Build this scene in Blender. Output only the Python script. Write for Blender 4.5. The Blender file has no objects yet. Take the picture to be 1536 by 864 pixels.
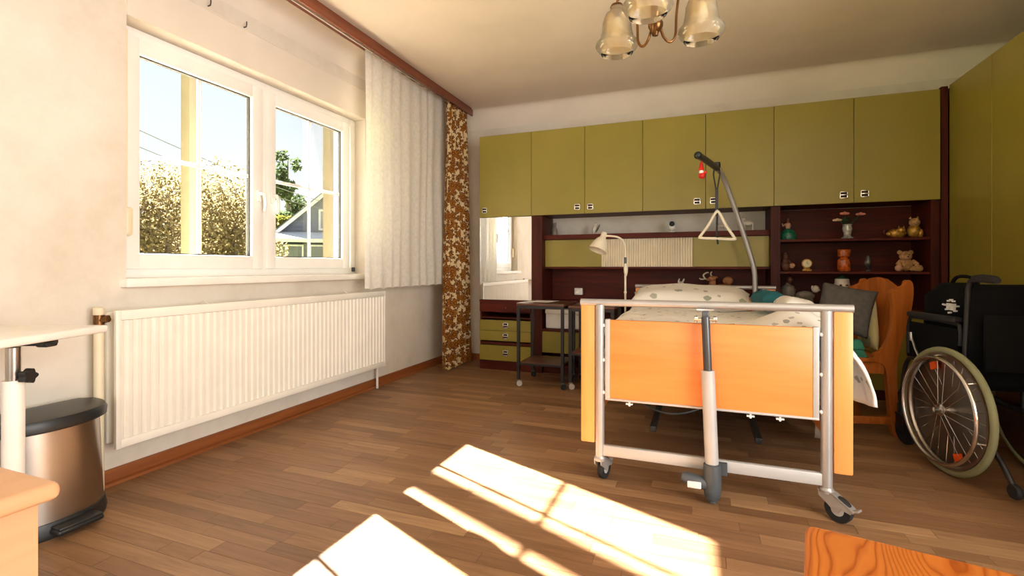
import bpy, bmesh, math, random
from mathutils import Vector, Matrix, noise
random.seed(7)
S = bpy.context.scene
COL = S.collection
PI = math.pi

# ------------------------------------------------------------------ camera, world, sun, added fill lamps, exposure
YAW = math.radians(21.0); FPX = 733.0; HZ = 401.0
cd = bpy.data.cameras.new('camera'); cam = bpy.data.objects.new('camera', cd); COL.objects.link(cam)
cam.location = (0, 0, 1.0); cam.rotation_euler = (PI/2, 0, YAW)
cd.sensor_width = 36; cd.lens = FPX/1536*36; cd.shift_y = -(432-HZ)/1536; cd.clip_start = .02; cd.clip_end = 500
S.camera = cam
S.view_settings.view_transform = 'Standard'; S.view_settings.look = 'None'
S.view_settings.exposure = 0.0; S.view_settings.gamma = 1.0; S.view_settings.use_curve_mapping = False
S.cycles.use_denoising = True
S.cycles.max_bounces = 10; S.cycles.diffuse_bounces = 6; S.cycles.transparent_max_bounces = 24
S.cycles.sample_clamp_indirect = 8.0

def lin(c):
    return tuple(((x/255)/12.92 if x/255 <= .04045 else ((x/255+.055)/1.055)**2.4) for x in c)

W = bpy.data.worlds.new('sky'); S.world = W; W.use_nodes = True
wn, wl = W.node_tree.nodes, W.node_tree.links
bg = wn['Background']
tc = wn.new('ShaderNodeTexCoord'); sp = wn.new('ShaderNodeSeparateXYZ'); wl.new(tc.outputs['Generated'], sp.inputs[0])
cr = wn.new('ShaderNodeValToRGB'); wl.new(sp.outputs['Z'], cr.inputs[0])
cr.color_ramp.elements[0].position = .0; cr.color_ramp.elements[0].color = (*lin((246, 248, 247)), 1)
cr.color_ramp.elements[1].position = .75; cr.color_ramp.elements[1].color = (*lin((176, 208, 240)), 1)
e = cr.color_ramp.elements.new(.22); e.color = (*lin((232, 242, 250)), 1)
nz = wn.new('ShaderNodeTexNoise'); nz.inputs['Scale'].default_value = 2.6; nz.inputs['Detail'].default_value = 5
wl.new(tc.outputs['Generated'], nz.inputs['Vector'])
nr = wn.new('ShaderNodeValToRGB'); wl.new(nz.outputs['Fac'], nr.inputs[0])
nr.color_ramp.elements[0].position = .45; nr.color_ramp.elements[1].position = .68
mx = wn.new('ShaderNodeMix'); mx.data_type = 'RGBA'; wl.new(nr.outputs[0], mx.inputs[0]); wl.new(cr.outputs[0], mx.inputs[6])
mx.inputs[7].default_value = (*lin((250, 250, 248)), 1)
wl.new(mx.outputs[2], bg.inputs[0]); bg.inputs[1].default_value = 1.25

sd = bpy.data.lights.new('sun', 'SUN'); sun = bpy.data.objects.new('sun', sd); COL.objects.link(sun)
sd.energy = 110.0; sd.color = (1.0, .945, .87); sd.angle = math.radians(.6)
sun.rotation_euler = Vector((1.318, -.575, -1.0)).to_track_quat('-Z', 'Y').to_euler()

def area(name, loc, d, sx, sy, power, col):
    l = bpy.data.lights.new(name, 'AREA'); o = bpy.data.objects.new(name, l); COL.objects.link(o)
    l.shape = 'RECTANGLE'; l.size = sx; l.size_y = sy; l.energy = power; l.color = col
    o.location = loc; o.rotation_euler = Vector(d).to_track_quat('-Z', 'Y').to_euler()
    return o
# added fill lamps outside two made-up openings behind the photographer, right and rear
area('added_fill_side', (2.66, -.10, 1.35), (-1, 0, 0), 2.5, 1.9, 190, (1.0, .985, .965))
area('added_fill_rear', (-.9, -2.06, 1.35), (0, 1, 0), 1.9, 1.9, 18, (1.0, .97, .92))

# ------------------------------------------------------------------ pixel helpers (1536x864 frame)
FW = Vector((-math.sin(YAW), math.cos(YAW))); RT = Vector((math.cos(YAW), math.sin(YAW)))
def ray(u): return FW*FPX + RT*(u-768)
def atY(u, v, Y):
    d = ray(u); t = Y/d.y; return Vector((d.x*t, Y, 1-(v-HZ)*t))
def atX(u, v, X):
    d = ray(u); t = X/d.x; return Vector((X, d.y*t, 1-(v-HZ)*t))
def atZ(u, v, z):
    d = ray(u); t = (1-z)/(v-HZ); return Vector((d.x*t, d.y*t, z))

# ------------------------------------------------------------------ materials
MATS = {}
class NT:
    def __init__(s, name):
        s.m = bpy.data.materials.new(name); s.m.use_nodes = True
        s.n = s.m.node_tree.nodes; s.l = s.m.node_tree.links; s.b = s.n['Principled BSDF']; s.out = s.n['Material Output']
    def new(s, t, **k):
        x = s.n.new(t)
        for a, v in k.items():
            if a in x.inputs: x.inputs[a].default_value = v
            else: setattr(x, a, v)
        return x
    def link(s, a, b): s.l.new(a, b)
    def coords(s, scale=(1, 1, 1), kind='Object', loc=None):
        t = s.new('ShaderNodeTexCoord'); mp = s.new('ShaderNodeMapping'); s.link(t.outputs[kind], mp.inputs[0])
        mp.inputs['Scale'].default_value = scale
        if loc: mp.inputs['Location'].default_value = loc
        return mp.outputs[0]
    def ramp(s, src, stops):
        r = s.new('ShaderNodeValToRGB'); s.link(src, r.inputs[0]); el = r.color_ramp.elements
        el[0].position, el[0].color = stops[0][0], (*lin(stops[0][1]), 1)
        el[1].position, el[1].color = stops[-1][0], (*lin(stops[-1][1]), 1)
        for p, c in stops[1:-1]:
            q = el.new(p); q.color = (*lin(c), 1)
        return r.outputs[0]
    def bump(s, src, strength, dist=.002):
        b = s.new('ShaderNodeBump'); b.inputs['Strength'].default_value = strength; b.inputs['Distance'].default_value = dist
        s.link(src, b.inputs['Height']); s.link(b.outputs[0], s.b.inputs['Normal'])

def mat(name, col, rough=.5, metal=0., var=.06, scale=8., spec=.5, bump=0., bscale=60., coat=0., sub=0.):
    if name in MATS: return MATS[name]
    t = NT(name); b = t.b
    co = t.coords()
    n = t.new('ShaderNodeTexNoise', Scale=scale, Detail=4.0); t.link(co, n.inputs['Vector'])
    lo = tuple(max(0, c*(1-var)) for c in col); hi = tuple(min(255, c*(1+var)) for c in col)
    t.link(t.ramp(n.outputs['Fac'], [(.3, lo), (.7, hi)]), b.inputs['Base Color'])
    b.inputs['Roughness'].default_value = rough; b.inputs['Metallic'].default_value = metal
    b.inputs['Specular IOR Level'].default_value = spec
    if coat: b.inputs['Coat Weight'].default_value = coat
    if sub: b.inputs['Subsurface Weight'].default_value = sub
    if bump:
        n2 = t.new('ShaderNodeTexNoise', Scale=bscale, Detail=3.0); t.link(co, n2.inputs['Vector']); t.bump(n2.outputs['Fac'], bump)
    MATS[name] = t.m; return t.m

def wood(name, dark, light, axis='X', scale=1.0, rough=.4, ring=False, contrast=1.0, bump=.05, spec=.5):
    """straight grained wood, the grain running along one axis"""
    t = NT(name); sc = {'X': (1.2, 14, 14), 'Y': (14, 1.2, 14), 'Z': (14, 14, 1.2)}[axis]
    co = t.coords(tuple(s*scale for s in sc))
    n = t.new('ShaderNodeTexNoise', Scale=2.0, Detail=6.0, Roughness=.6, Distortion=.4); t.link(co, n.inputs['Vector'])
    w = .2/contrast
    t.link(t.ramp(n.outputs['Fac'], [(.5-w, dark), (.5+w, light)]), t.b.inputs['Base Color'])
    t.b.inputs['Roughness'].default_value = rough; t.b.inputs['Specular IOR Level'].default_value = spec
    if bump: t.bump(n.outputs['Fac'], bump, .001)
    MATS[name] = t.m; return t.m

def glass_mat(name, tint=(1, 1, 1), refl=.06):
    t = NT(name); t.n.remove(t.b)
    tr = t.new('ShaderNodeBsdfTransparent'); tr.inputs[0].default_value = (*tint, 1)
    gl = t.new('ShaderNodeBsdfGlossy'); gl.inputs['Roughness'].default_value = .02
    lw = t.new('ShaderNodeLayerWeight'); lw.inputs[0].default_value = .25
    ma = t.new('ShaderNodeMath', operation='MULTIPLY_ADD'); t.link(lw.outputs['Fresnel'], ma.inputs[0]); ma.inputs[1].default_value = .35; ma.inputs[2].default_value = refl*.3
    mxs = t.new('ShaderNodeMixShader'); t.link(ma.outputs[0], mxs.inputs[0]); t.link(tr.outputs[0], mxs.inputs[1]); t.link(gl.outputs[0], mxs.inputs[2])
    t.link(mxs.outputs[0], t.out.inputs[0]); MATS[name] = t.m; return t.m

def wallpaper():
    t = NT('cream_wallpaper'); co = t.coords()
    n = t.new('ShaderNodeTexNoise', Scale=2.2, Detail=8.0, Roughness=.7); t.link(co, n.inputs['Vector'])
    t.link(t.ramp(n.outputs['Fac'], [(.3, (206, 195, 177)), (.5, (218, 209, 194)), (.72, (226, 219, 206))]), t.b.inputs['Base Color'])
    n2 = t.new('ShaderNodeTexNoise', Scale=38.0, Detail=4.0); t.link(co, n2.inputs['Vector']); t.bump(n2.outputs['Fac'], .16, .004)
    t.b.inputs['Roughness'].default_value = .85; t.b.inputs['Specular IOR Level'].default_value = .25
    MATS['wall'] = t.m; return t.m

def floor_mat():
    t = NT('oak_strip'); 
    oi = t.new('ShaderNodeObjectInfo'); ge = t.new('ShaderNodeNewGeometry')
    ad = t.new('ShaderNodeMath', operation='ADD'); t.link(oi.outputs['Random'], ad.inputs[0]); t.link(ge.outputs['Random Per Island'], ad.inputs[1])
    fr = t.new('ShaderNodeMath', operation='FRACT'); t.link(ad.outputs[0], fr.inputs[0])
    m1 = t.new('ShaderNodeMath', operation='MULTIPLY'); t.link(fr.outputs[0], m1.inputs[0]); m1.inputs[1].default_value = 37.0
    cx = t.new('ShaderNodeCombineXYZ'); t.link(m1.outputs[0], cx.inputs[0]); t.link(m1.outputs[0], cx.inputs[2])
    va = t.new('ShaderNodeVectorMath', operation='ADD'); t.link(ge.outputs['Position'], va.inputs[0]); t.link(cx.outputs[0], va.inputs[1])
    mp = t.new('ShaderNodeMapping'); t.link(va.outputs[0], mp.inputs[0]); mp.inputs['Scale'].default_value = (2.2, 30, 30)
    n = t.new('ShaderNodeTexNoise', Scale=1.6, Detail=6.0, Roughness=.62, Distortion=.7); t.link(mp.outputs[0], n.inputs['Vector'])
    tone = t.ramp(fr.outputs[0], [(0, (136, 101, 70)), (.3, (148, 111, 78)), (.6, (156, 119, 84)), (.85, (165, 127, 90)), (1, (181, 143, 103))])
    gr = t.ramp(n.outputs['Fac'], [(.25, (196, 190, 184)), (.75, (255, 255, 255))])
    mm = t.new('ShaderNodeMix', data_type='RGBA', blend_type='MULTIPLY'); mm.inputs[0].default_value = 1
    t.link(tone, mm.inputs[6]); t.link(gr, mm.inputs[7]); t.link(mm.outputs[2], t.b.inputs['Base Color'])
    t.b.inputs['Roughness'].default_value = .42; t.b.inputs['Specular IOR Level'].default_value = .4
    t.bump(n.outputs['Fac'], .08, .001)
    MATS['floor'] = t.m; return t.m

def pine_mat():
    """bold cathedral grain of a varnished pine top, in the object's own X (across) and Y (along)"""
    t = NT('varnished_pine'); co = t.coords((1, 1, 1))
    sx = t.new('ShaderNodeSeparateXYZ'); t.link(co, sx.inputs[0])
    nz = t.new('ShaderNodeTexNoise', Scale=3.0, Detail=2.0); mp = t.new('ShaderNodeMapping'); t.link(co, mp.inputs[0]); mp.inputs['Scale'].default_value = (2.2, .9, 1)
    t.link(mp.outputs[0], nz.inputs['Vector'])
    q = t.new('ShaderNodeMath', operation='MULTIPLY'); t.link(nz.outputs['Fac'], q.inputs[0]); q.inputs[1].default_value = .17
    a = t.new('ShaderNodeMath', operation='MULTIPLY_ADD'); t.link(sx.outputs['X'], a.inputs[0]); a.inputs[1].default_value = .55; t.link(q.outputs[0], a.inputs[2])
    nf = t.new('ShaderNodeTexNoise', Scale=60.0, Detail=2.0); mp2 = t.new('ShaderNodeMapping'); t.link(co, mp2.inputs[0]); mp2.inputs['Scale'].default_value = (1, .12, 1); t.link(mp2.outputs[0], nf.inputs['Vector'])
    a2 = t.new('ShaderNodeMath', operation='MULTIPLY_ADD'); t.link(nf.outputs['Fac'], a2.inputs[0]); a2.inputs[1].default_value = .006; t.link(a.outputs[0], a2.inputs[2])
    fq = t.new('ShaderNodeMath', operation='MULTIPLY'); t.link(a2.outputs[0], fq.inputs[0]); fq.inputs[1].default_value = 230.0
    f = t.new('ShaderNodeMath', operation='FRACT'); t.link(fq.outputs[0], f.inputs[0])
    c1 = t.ramp(f.outputs[0], [(0, (196, 104, 34)), (.3, (214, 126, 50)), (.7, (210, 120, 44)), (.93, (168, 80, 20)), (1, (196, 104, 34))])
    n3 = t.new('ShaderNodeTexNoise', Scale=5.0); t.link(mp2.outputs[0], n3.inputs['Vector'])
    c2 = t.ramp(n3.outputs['Fac'], [(.3, (225, 225, 225)), (.7, (255, 255, 255))])
    mm = t.new('ShaderNodeMix', data_type='RGBA', blend_type='MULTIPLY'); mm.inputs[0].default_value = 1
    t.link(c1, mm.inputs[6]); t.link(c2, mm.inputs[7]); t.link(mm.outputs[2], t.b.inputs['Base Color'])
    t.b.inputs['Roughness'].default_value = .35
    MATS['pine'] = t.m; return t.m

def cloth_mat(name, base, sheer=.0, trans=.4, stripes=0.):
    t = NT(name); t.n.remove(t.b); co = t.coords()
    n = t.new('ShaderNodeTexNoise', Scale=40.0, Detail=5.0); t.link(co, n.inputs['Vector'])
    lo = tuple(c*.96 for c in base)
    c = t.ramp(n.outputs['Fac'], [(.35, lo), (.6, base)])
    df = t.new('ShaderNodeBsdfDiffuse'); ts = t.new('ShaderNodeBsdfTranslucent'); tp = t.new('ShaderNodeBsdfTransparent')
    t.link(c, df.inputs[0]); t.link(c, ts.inputs[0])
    m1 = t.new('ShaderNodeMixShader'); m1.inputs[0].default_value = trans; t.link(df.outputs[0], m1.inputs[1]); t.link(ts.outputs[0], m1.inputs[2])
    m2 = t.new('ShaderNodeMixShader'); m2.inputs[0].default_value = sheer; t.link(m1.outputs[0], m2.inputs[1]); t.link(tp.outputs[0], m2.inputs[2])
    t.link(m2.outputs[0], t.out.inputs[0]); MATS[name] = t.m; return t.m

def floral_brown():
    """cream cloth printed with brown and ochre petalled flowers (pattern in the cloth's own Y, Z)"""
    t = NT('brown_floral'); t.b.inputs['Roughness'].default_value = .85; t.b.inputs['Specular IOR Level'].default_value = .2
    co = t.coords((1, 1, 1), 'UV'); M = lambda op, a=None, b=None: (lambda x: ([t.link(a, x.inputs[0]) if not isinstance(a, (int, float)) else setattr(x.inputs[0], 'default_value', a)], [None if b is None else (t.link(b, x.inputs[1]) if not isinstance(b, (int, float)) else setattr(x.inputs[1], 'default_value', b))], x.outputs[0])[2])(t.new('ShaderNodeMath', operation=op))
    sp = t.new('ShaderNodeSeparateXYZ'); t.link(co, sp.inputs[0])
    cb = t.new('ShaderNodeCombineXYZ'); t.link(sp.outputs['X'], cb.inputs[0]); t.link(sp.outputs['Y'], cb.inputs[1])
    def flower(scale, petals, r0, r1):
        sc = t.new('ShaderNodeVectorMath', operation='SCALE'); t.link(cb.outputs[0], sc.inputs[0]); sc.inputs['Scale'].default_value = scale
        v = t.new('ShaderNodeTexVoronoi', Scale=1.0, Randomness=.75); v.voronoi_dimensions = '2D'; t.link(sc.outputs[0], v.inputs['Vector'])
        d = t.new('ShaderNodeVectorMath', operation='SUBTRACT'); t.link(sc.outputs[0], d.inputs[0]); t.link(v.outputs['Position'], d.inputs[1])
        q = t.new('ShaderNodeSeparateXYZ'); t.link(d.outputs[0], q.inputs[0])
        an = M('ARCTAN2', q.outputs['Y'], q.outputs['X']); pe = M('COSINE', M('MULTIPLY', an, petals))
        rad = M('ADD', M('MULTIPLY', pe, r1), r0)
        return M('DIVIDE', v.outputs['Distance'], rad)
    f1 = flower(9.5, 7.0, .42, .08); f2 = flower(21.0, 5.0, .33, .12)
    c1 = t.ramp(f1, [(0, (176, 116, 34)), (.2, (150, 92, 26)), (.24, (66, 34, 14)), (.36, (120, 70, 22)), (.7, (158, 102, 36)), (.86, (92, 50, 18)), (.99, (78, 42, 16)), (1.0, (210, 184, 136))])
    c2 = t.ramp(f2, [(0, (150, 92, 30)), (.5, (104, 58, 20)), (.97, (88, 48, 18)), (1.0, (214, 190, 144))])
    g = M('LESS_THAN', f1, 1.0)
    mm = t.new('ShaderNodeMix', data_type='RGBA'); t.link(g, mm.inputs[0]); t.link(c2, mm.inputs[6]); t.link(c1, mm.inputs[7])
    t.link(mm.outputs[2], t.b.inputs['Base Color']); MATS['floral'] = t.m; return t.m

def print_cloth(name, base, spots, scale=9., thr=.2, rough=.9):
    """cotton with a scattered print of small motifs"""
    t = NT(name); co = t.coords()
    n = t.new('ShaderNodeTexNoise', Scale=30.0, Detail=2.0); t.link(co, n.inputs['Vector'])
    va = t.new('ShaderNodeVectorMath', operation='MULTIPLY_ADD'); t.link(n.outputs['Color'], va.inputs[0]); va.inputs[1].default_value = (.03, .03, .03); t.link(co, va.inputs[2])
    v = t.new('ShaderNodeTexVoronoi', Scale=scale); t.link(va.outputs[0], v.inputs['Vector'])
    g = t.new('ShaderNodeMath', operation='LESS_THAN'); t.link(v.outputs['Distance'], g.inputs[0]); g.inputs[1].default_value = thr
    sv = t.new('ShaderNodeSeparateColor'); t.link(v.outputs['Color'], sv.inputs[0])
    pc = t.ramp(sv.outputs[0], [(i/(max(1, len(spots)-1)), c) for i, c in enumerate(spots)])
    mm = t.new('ShaderNodeMix', data_type='RGBA'); t.link(g.outputs[0], mm.inputs[0]); mm.inputs[6].default_value = (*lin(base), 1); t.link(pc, mm.inputs[7])
    t.link(mm.outputs[2], t.b.inputs['Base Color']); t.b.inputs['Roughness'].default_value = rough; t.b.inputs['Specular IOR Level'].default_value = .2
    n2 = t.new('ShaderNodeTexNoise', Scale=14.0, Detail=4.0); t.link(co, n2.inputs['Vector']); t.bump(n2.outputs['Fac'], .5, .012)
    MATS[name] = t.m; return t.m

def leaf_mat(name, a, b, trans=.5):
    t = NT(name); t.n.remove(t.b); g = t.new('ShaderNodeNewGeometry')
    c = t.ramp(g.outputs['Random Per Island'], [(0, a), (1, b)])
    df = t.new('ShaderNodeBsdfDiffuse'); ts = t.new('ShaderNodeBsdfTranslucent'); t.link(c, df.inputs[0]); t.link(c, ts.inputs[0])
    m1 = t.new('ShaderNodeMixShader'); m1.inputs[0].default_value = trans; t.link(df.outputs[0], m1.inputs[1]); t.link(ts.outputs[0], m1.inputs[2])
    t.link(m1.outputs[0], t.out.inputs[0]); MATS[name] = t.m; return t.m

wallpaper(); floor_mat(); pine_mat(); floral_brown()
mat('ceiling', (228, 216, 198), .9, var=.03, scale=1.5, spec=.2, bump=.06, bscale=40)
mat('cove', (226, 216, 200), .9, var=.03, scale=2, spec=.2)
mat('white_pvc', (238, 236, 230), .32, var=.01)
mat('white_paint', (236, 232, 222), .45, var=.02)
mat('cream_pvc', (226, 214, 184), .4, var=.02)
mat('rad_white', (236, 231, 217), .38, var=.015)
mat('rubber', (24, 24, 24), .75, var=.1)
mat('gasket', (60, 62, 64), .6)
mat('green', (140, 127, 48), .33, var=.03, scale=2.5, spec=.45)
mat('dark_recess', (22, 14, 10), .6)
wood('mahogany', (62, 19, 10), (94, 32, 16), 'X', rough=.5, spec=.2)
wood('mahogany_v', (52, 17, 9), (80, 28, 15), 'Z', rough=.5, spec=.2)
wood('base_oak', (122, 66, 30), (150, 86, 42), 'Y', rough=.4)
wood('rail_wood', (104, 50, 26), (128, 66, 36), 'Y', rough=.4)
wood('beech', (224, 130, 60), (238, 150, 76), 'X', rough=.35, contrast=.6, bump=.02)
wood('beech_v', (228, 146, 74), (242, 166, 92), 'Z', rough=.35, contrast=.6, bump=.02)
wood('pale_beech', (198, 150, 108), (212, 166, 124), 'Y', rough=.4, contrast=.6, bump=.02)
wood('pine_chair', (150, 78, 24), (186, 106, 40), 'Z', rough=.35)
wood('walnut_top', (72, 42, 30), (98, 60, 42), 'X', rough=.3)
mat('silver', (180, 178, 175), .4, .6, var=.03)
mat('grey_powder', (186, 184, 180), .45, .2, var=.02)
mat('chrome', (225, 222, 216), .15, 1.0, var=.01)
mat('steel', (176, 168, 158), .3, 1.0, var=.05, scale=3)
mat('brass', (120, 84, 48), .3, .9, var=.15, scale=20)
mat('dark_grey', (72, 78, 82), .4, .0, var=.05)
mat('rod_grey', (88, 90, 92), .3, .7, var=.03)
mat('black_plastic', (34, 35, 34), .4, var=.05)
mat('black_paint', (26, 25, 26), .45, var=.05)
mat('black_cloth', (11, 11, 11), .9, spec=.15, var=.15, scale=30, bump=.2)
mat('tyre_grey', (132, 132, 96), .7, var=.05)
mat('cream_enamel', (232, 222, 198), .3, var=.02)
mat('bulb_white', (240, 240, 236), .3, var=.0)
mat('white_plastic', (232, 230, 224), .4, var=.01)
mat('red', (206, 34, 22), .4, var=.1, scale=20)
mat('orange_plastic', (226, 84, 20), .4, var=.03)
mat('teal_cloth', (30, 100, 108), .9, var=.12, scale=12, bump=.3, bscale=25)
mat('green_cloth', (44, 122, 98), .9, var=.15, scale=12, bump=.3, bscale=25)
mat('grey_cloth', (78, 74, 68), .95, var=.1, scale=40, bump=.3, bscale=50)
print_cloth('print_quilt', (236, 232, 222), [(176, 184, 168), (190, 180, 170), (150, 158, 146), (208, 200, 190)], 15, .2)
print_cloth('print_pillow', (236, 232, 222), [(168, 172, 152), (186, 182, 172), (150, 158, 142), (200, 194, 182)], 9, .26)
print_cloth('print_cushion', (206, 196, 140), [(130, 148, 118), (214, 204, 160), (150, 160, 124), (176, 176, 130)], 9, .45)
mat('sheet', (238, 236, 230), .95, var=.03, bump=.3, bscale=9)
cloth_mat('sheer', (246, 243, 234), .10, .40)
mat('flute', (222, 210, 182), .6, var=.04, scale=6)
glass_mat('pane_glass')
def shade_glass():
    t = NT('amber_glass'); t.n.remove(t.b); co = t.coords((1, 1, 1.4))
    n = t.new('ShaderNodeTexNoise', Scale=9.0, Detail=3.0, Distortion=1.2); t.link(co, n.inputs['Vector'])
    c = t.ramp(n.outputs['Fac'], [(.3, (236, 218, 178)), (.7, (250, 242, 220))])
    tp = t.new('ShaderNodeBsdfTransparent'); t.link(c, tp.inputs[0])
    ts = t.new('ShaderNodeBsdfTranslucent'); t.link(c, ts.inputs[0]); df = t.new('ShaderNodeBsdfDiffuse'); t.link(c, df.inputs[0])
    gl = t.new('ShaderNodeBsdfGlossy'); gl.inputs['Roughness'].default_value = .08
    m0 = t.new('ShaderNodeMixShader'); m0.inputs[0].default_value = .5; t.link(ts.outputs[0], m0.inputs[1]); t.link(df.outputs[0], m0.inputs[2])
    m1 = t.new('ShaderNodeMixShader'); m1.inputs[0].default_value = .42; t.link(tp.outputs[0], m1.inputs[1]); t.link(m0.outputs[0], m1.inputs[2])
    lw = t.new('ShaderNodeLayerWeight'); lw.inputs[0].default_value = .3
    m2 = t.new('ShaderNodeMixShader'); t.link(lw.outputs['Fresnel'], m2.inputs[0]); t.link(m1.outputs[0], m2.inputs[1]); t.link(gl.outputs[0], m2.inputs[2])
    t.link(m2.outputs[0], t.out.inputs[0]); MATS['amber_glass'] = t.m
shade_glass()
def mirror_mat():
    t = NT('mirror'); t.b.inputs['Metallic'].default_value = 1; t.b.inputs['Roughness'].default_value = .01
    t.b.inputs['Base Color'].default_value = (.9, .9, .88, 1); MATS['mirror'] = t.m
mirror_mat()

# ------------------------------------------------------------------ mesh building
class MB:
    def __init__(s): s.v = []; s.f = []; s.mi = []; s.cur = 0
    def mat(s, i): s.cur = i; return s
    def add(s, vs, fs, M=None):
        o = len(s.v)
        s.v += [tuple(M @ Vector(p)) if M else tuple(p) for p in vs]
        for f in fs: s.f.append(tuple(i+o for i in f)); s.mi.append(s.cur)
        return s
    def box(s, x0, x1, y0, y1, z0, z1, M=None):
        vs = [(x0,y0,z0),(x1,y0,z0),(x1,y1,z0),(x0,y1,z0),(x0,y0,z1),(x1,y0,z1),(x1,y1,z1),(x0,y1,z1)]
        return s.add(vs, [(0,3,2,1),(4,5,6,7),(0,1,5,4),(1,2,6,5),(2,3,7,6),(3,0,4,7)], M)
    def rbox(s, x0, x1, y0, y1, z0, z1, r=.004, seg=2, M=None):
        bm = bmesh.new(); bmesh.ops.create_cube(bm, size=1)
        for v in bm.verts: v.co = Vector(((x0+x1)/2+v.co.x*(x1-x0), (y0+y1)/2+v.co.y*(y1-y0), (z0+z1)/2+v.co.z*(z1-z0)))
        r = min(r, .49*min(x1-x0, y1-y0, z1-z0))
        bmesh.ops.bevel(bm, geom=list(bm.edges), offset=r, segments=seg, affect='EDGES', profile=.5)
        s.addbm(bm, M); return s
    def addbm(s, bm, M=None):
        bm.verts.index_update(); s.add([v.co.copy() for v in bm.verts], [[v.index for v in f.verts] for f in bm.faces], M); bm.free()
    def cyl(s, a, b, r, r2=None, n=14, caps=True):
        a = Vector(a); b = Vector(b); r2 = r if r2 is None else r2
        q = (b-a).to_track_quat('Z', 'Y'); vs = []
        for p, rr in ((a, r), (b, r2)):
            for i in range(n):
                t = 2*PI*i/n; vs.append(p + q @ Vector((rr*math.cos(t), rr*math.sin(t), 0)))
        fs = [(i, (i+1) % n, n+(i+1) % n, n+i) for i in range(n)]
        if caps: fs += [tuple(range(n))[::-1], tuple(range(n, 2*n))]
        return s.add(vs, fs)
    def tube(s, pts, r, n=10, closed=False, caps=True):
        pts = [Vector(p) for p in pts]; m = len(pts); vs = []; fs = []; up = None
        for k, p in enumerate(pts):
            if closed: d = pts[(k+1) % m]-pts[k-1]
            else: d = pts[min(k+1, m-1)]-pts[max(k-1, 0)]
            d.normalize()
            if up is None:
                up = Vector((0, 0, 1)) if abs(d.z) < .9 else Vector((1, 0, 0))
            side = d.cross(up).normalized(); up = side.cross(d).normalized()
            rr = r[k] if isinstance(r, (list, tuple)) else r
            for i in range(n):
                t = 2*PI*i/n; vs.append(p + side*rr*math.cos(t) + up*rr*math.sin(t))
        for k in range(m if closed else m-1):
            a = k*n; b = ((k+1) % m)*n
            for i in range(n): fs.append((a+i, a+(i+1) % n, b+(i+1) % n, b+i))
        if caps and not closed: fs += [tuple(range(n))[::-1], tuple(range((m-1)*n, m*n))]
        return s.add(vs, fs)
    def lathe(s, prof, c=(0, 0, 0), n=24, M=None):
        vs = []; fs = []; m = len(prof)
        for r, z in prof:
            for i in range(n):
                t = 2*PI*i/n; vs.append((c[0]+r*math.cos(t), c[1]+r*math.sin(t), c[2]+z))
        for k in range(m-1):
            for i in range(n): fs.append((k*n+i, k*n+(i+1) % n, (k+1)*n+(i+1) % n, (k+1)*n+i))
        if prof[0][0] > 1e-4: fs.append(tuple(range(n))[::-1])
        if prof[-1][0] > 1e-4: fs.append(tuple(range((m-1)*n, m*n)))
        return s.add(vs, fs, M)
    def shell(s, prof, c=(0, 0, 0), n=24, M=None):
        """an open lathed surface"""
        k = len(s.f); s.lathe(prof, c, n, M)
        drop = (1 if prof[0][0] > 1e-4 else 0)+(1 if prof[-1][0] > 1e-4 else 0)
        if drop: s.f = s.f[:-drop]; s.mi = s.mi[:-drop]
        return s
    def ell(s, c, r, n=12, m=8, M=None):
        if not isinstance(r, (tuple, list)): r = (r, r, r)
        R = Matrix.Translation(Vector(c)) @ (M.to_4x4() if M else Matrix())
        prof = [(max(1e-5, math.sin(PI*k/m)), -math.cos(PI*k/m)) for k in range(m+1)]
        vs = []; fs = []
        for a, z in prof:
            for i in range(n):
                t = 2*PI*i/n; vs.append((a*math.cos(t)*r[0], a*math.sin(t)*r[1], z*r[2]))
        for k in range(m):
            for i in range(n): fs.append((k*n+i, k*n+(i+1) % n, (k+1)*n+(i+1) % n, (k+1)*n+i))
        return s.add(vs, fs, R)
    def prism(s, poly, axis, a, b, M=None):
        """poly of (p,q) extruded along axis from a to b; axis 'Y': p=x q=z, 'X': p=y q=z, 'Z': p=x q=y"""
        n = len(poly)
        def P(p, q, t): return {'Y': (p, t, q), 'X': (t, p, q), 'Z': (p, q, t)}[axis]
        vs = [P(p, q, a) for p, q in poly]+[P(p, q, b) for p, q in poly]
        fs = [(i, (i+1) % n, n+(i+1) % n, n+i) for i in range(n)]+[tuple(range(n))[::-1], tuple(range(n, 2*n))]
        return s.add(vs, fs, M)
    def grid(s, nx, ny, fn, M=None):
        vs = [fn(i/(nx-1), j/(ny-1)) for j in range(ny) for i in range(nx)]
        fs = [(j*nx+i, j*nx+i+1, (j+1)*nx+i+1, (j+1)*nx+i) for j in range(ny-1) for i in range(nx-1)]
        return s.add(vs, fs, M)

ROOT = {}
def obj(name, mb, mats, parent=None, smooth=True, world=True, bev=0):
    me = bpy.data.meshes.new(name)
    v = mb.v
    if parent is not None and world:
        Mi = ROOT[parent.name].inverted(); v = [Mi @ Vector(p) for p in v]
    me.from_pydata([tuple(p) for p in v], [], mb.f)
    for m in (mats if isinstance(mats, (list, tuple)) else [mats]): me.materials.append(MATS[m])
    if len(me.materials) > 1: me.polygons.foreach_set('material_index', mb.mi)
    bm = bmesh.new(); bm.from_mesh(me); bmesh.ops.recalc_face_normals(bm, faces=bm.faces); bm.to_mesh(me); bm.free()
    if smooth:
        me.polygons.foreach_set('use_smooth', [True]*len(me.polygons)); me.set_sharp_from_angle(angle=math.radians(38))
    me.update()
    o = bpy.data.objects.new(name, me); COL.objects.link(o)
    if parent is not None: o.parent = parent; ROOT[o.name] = ROOT[parent.name]
    else: ROOT[o.name] = Matrix()
    return o
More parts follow.
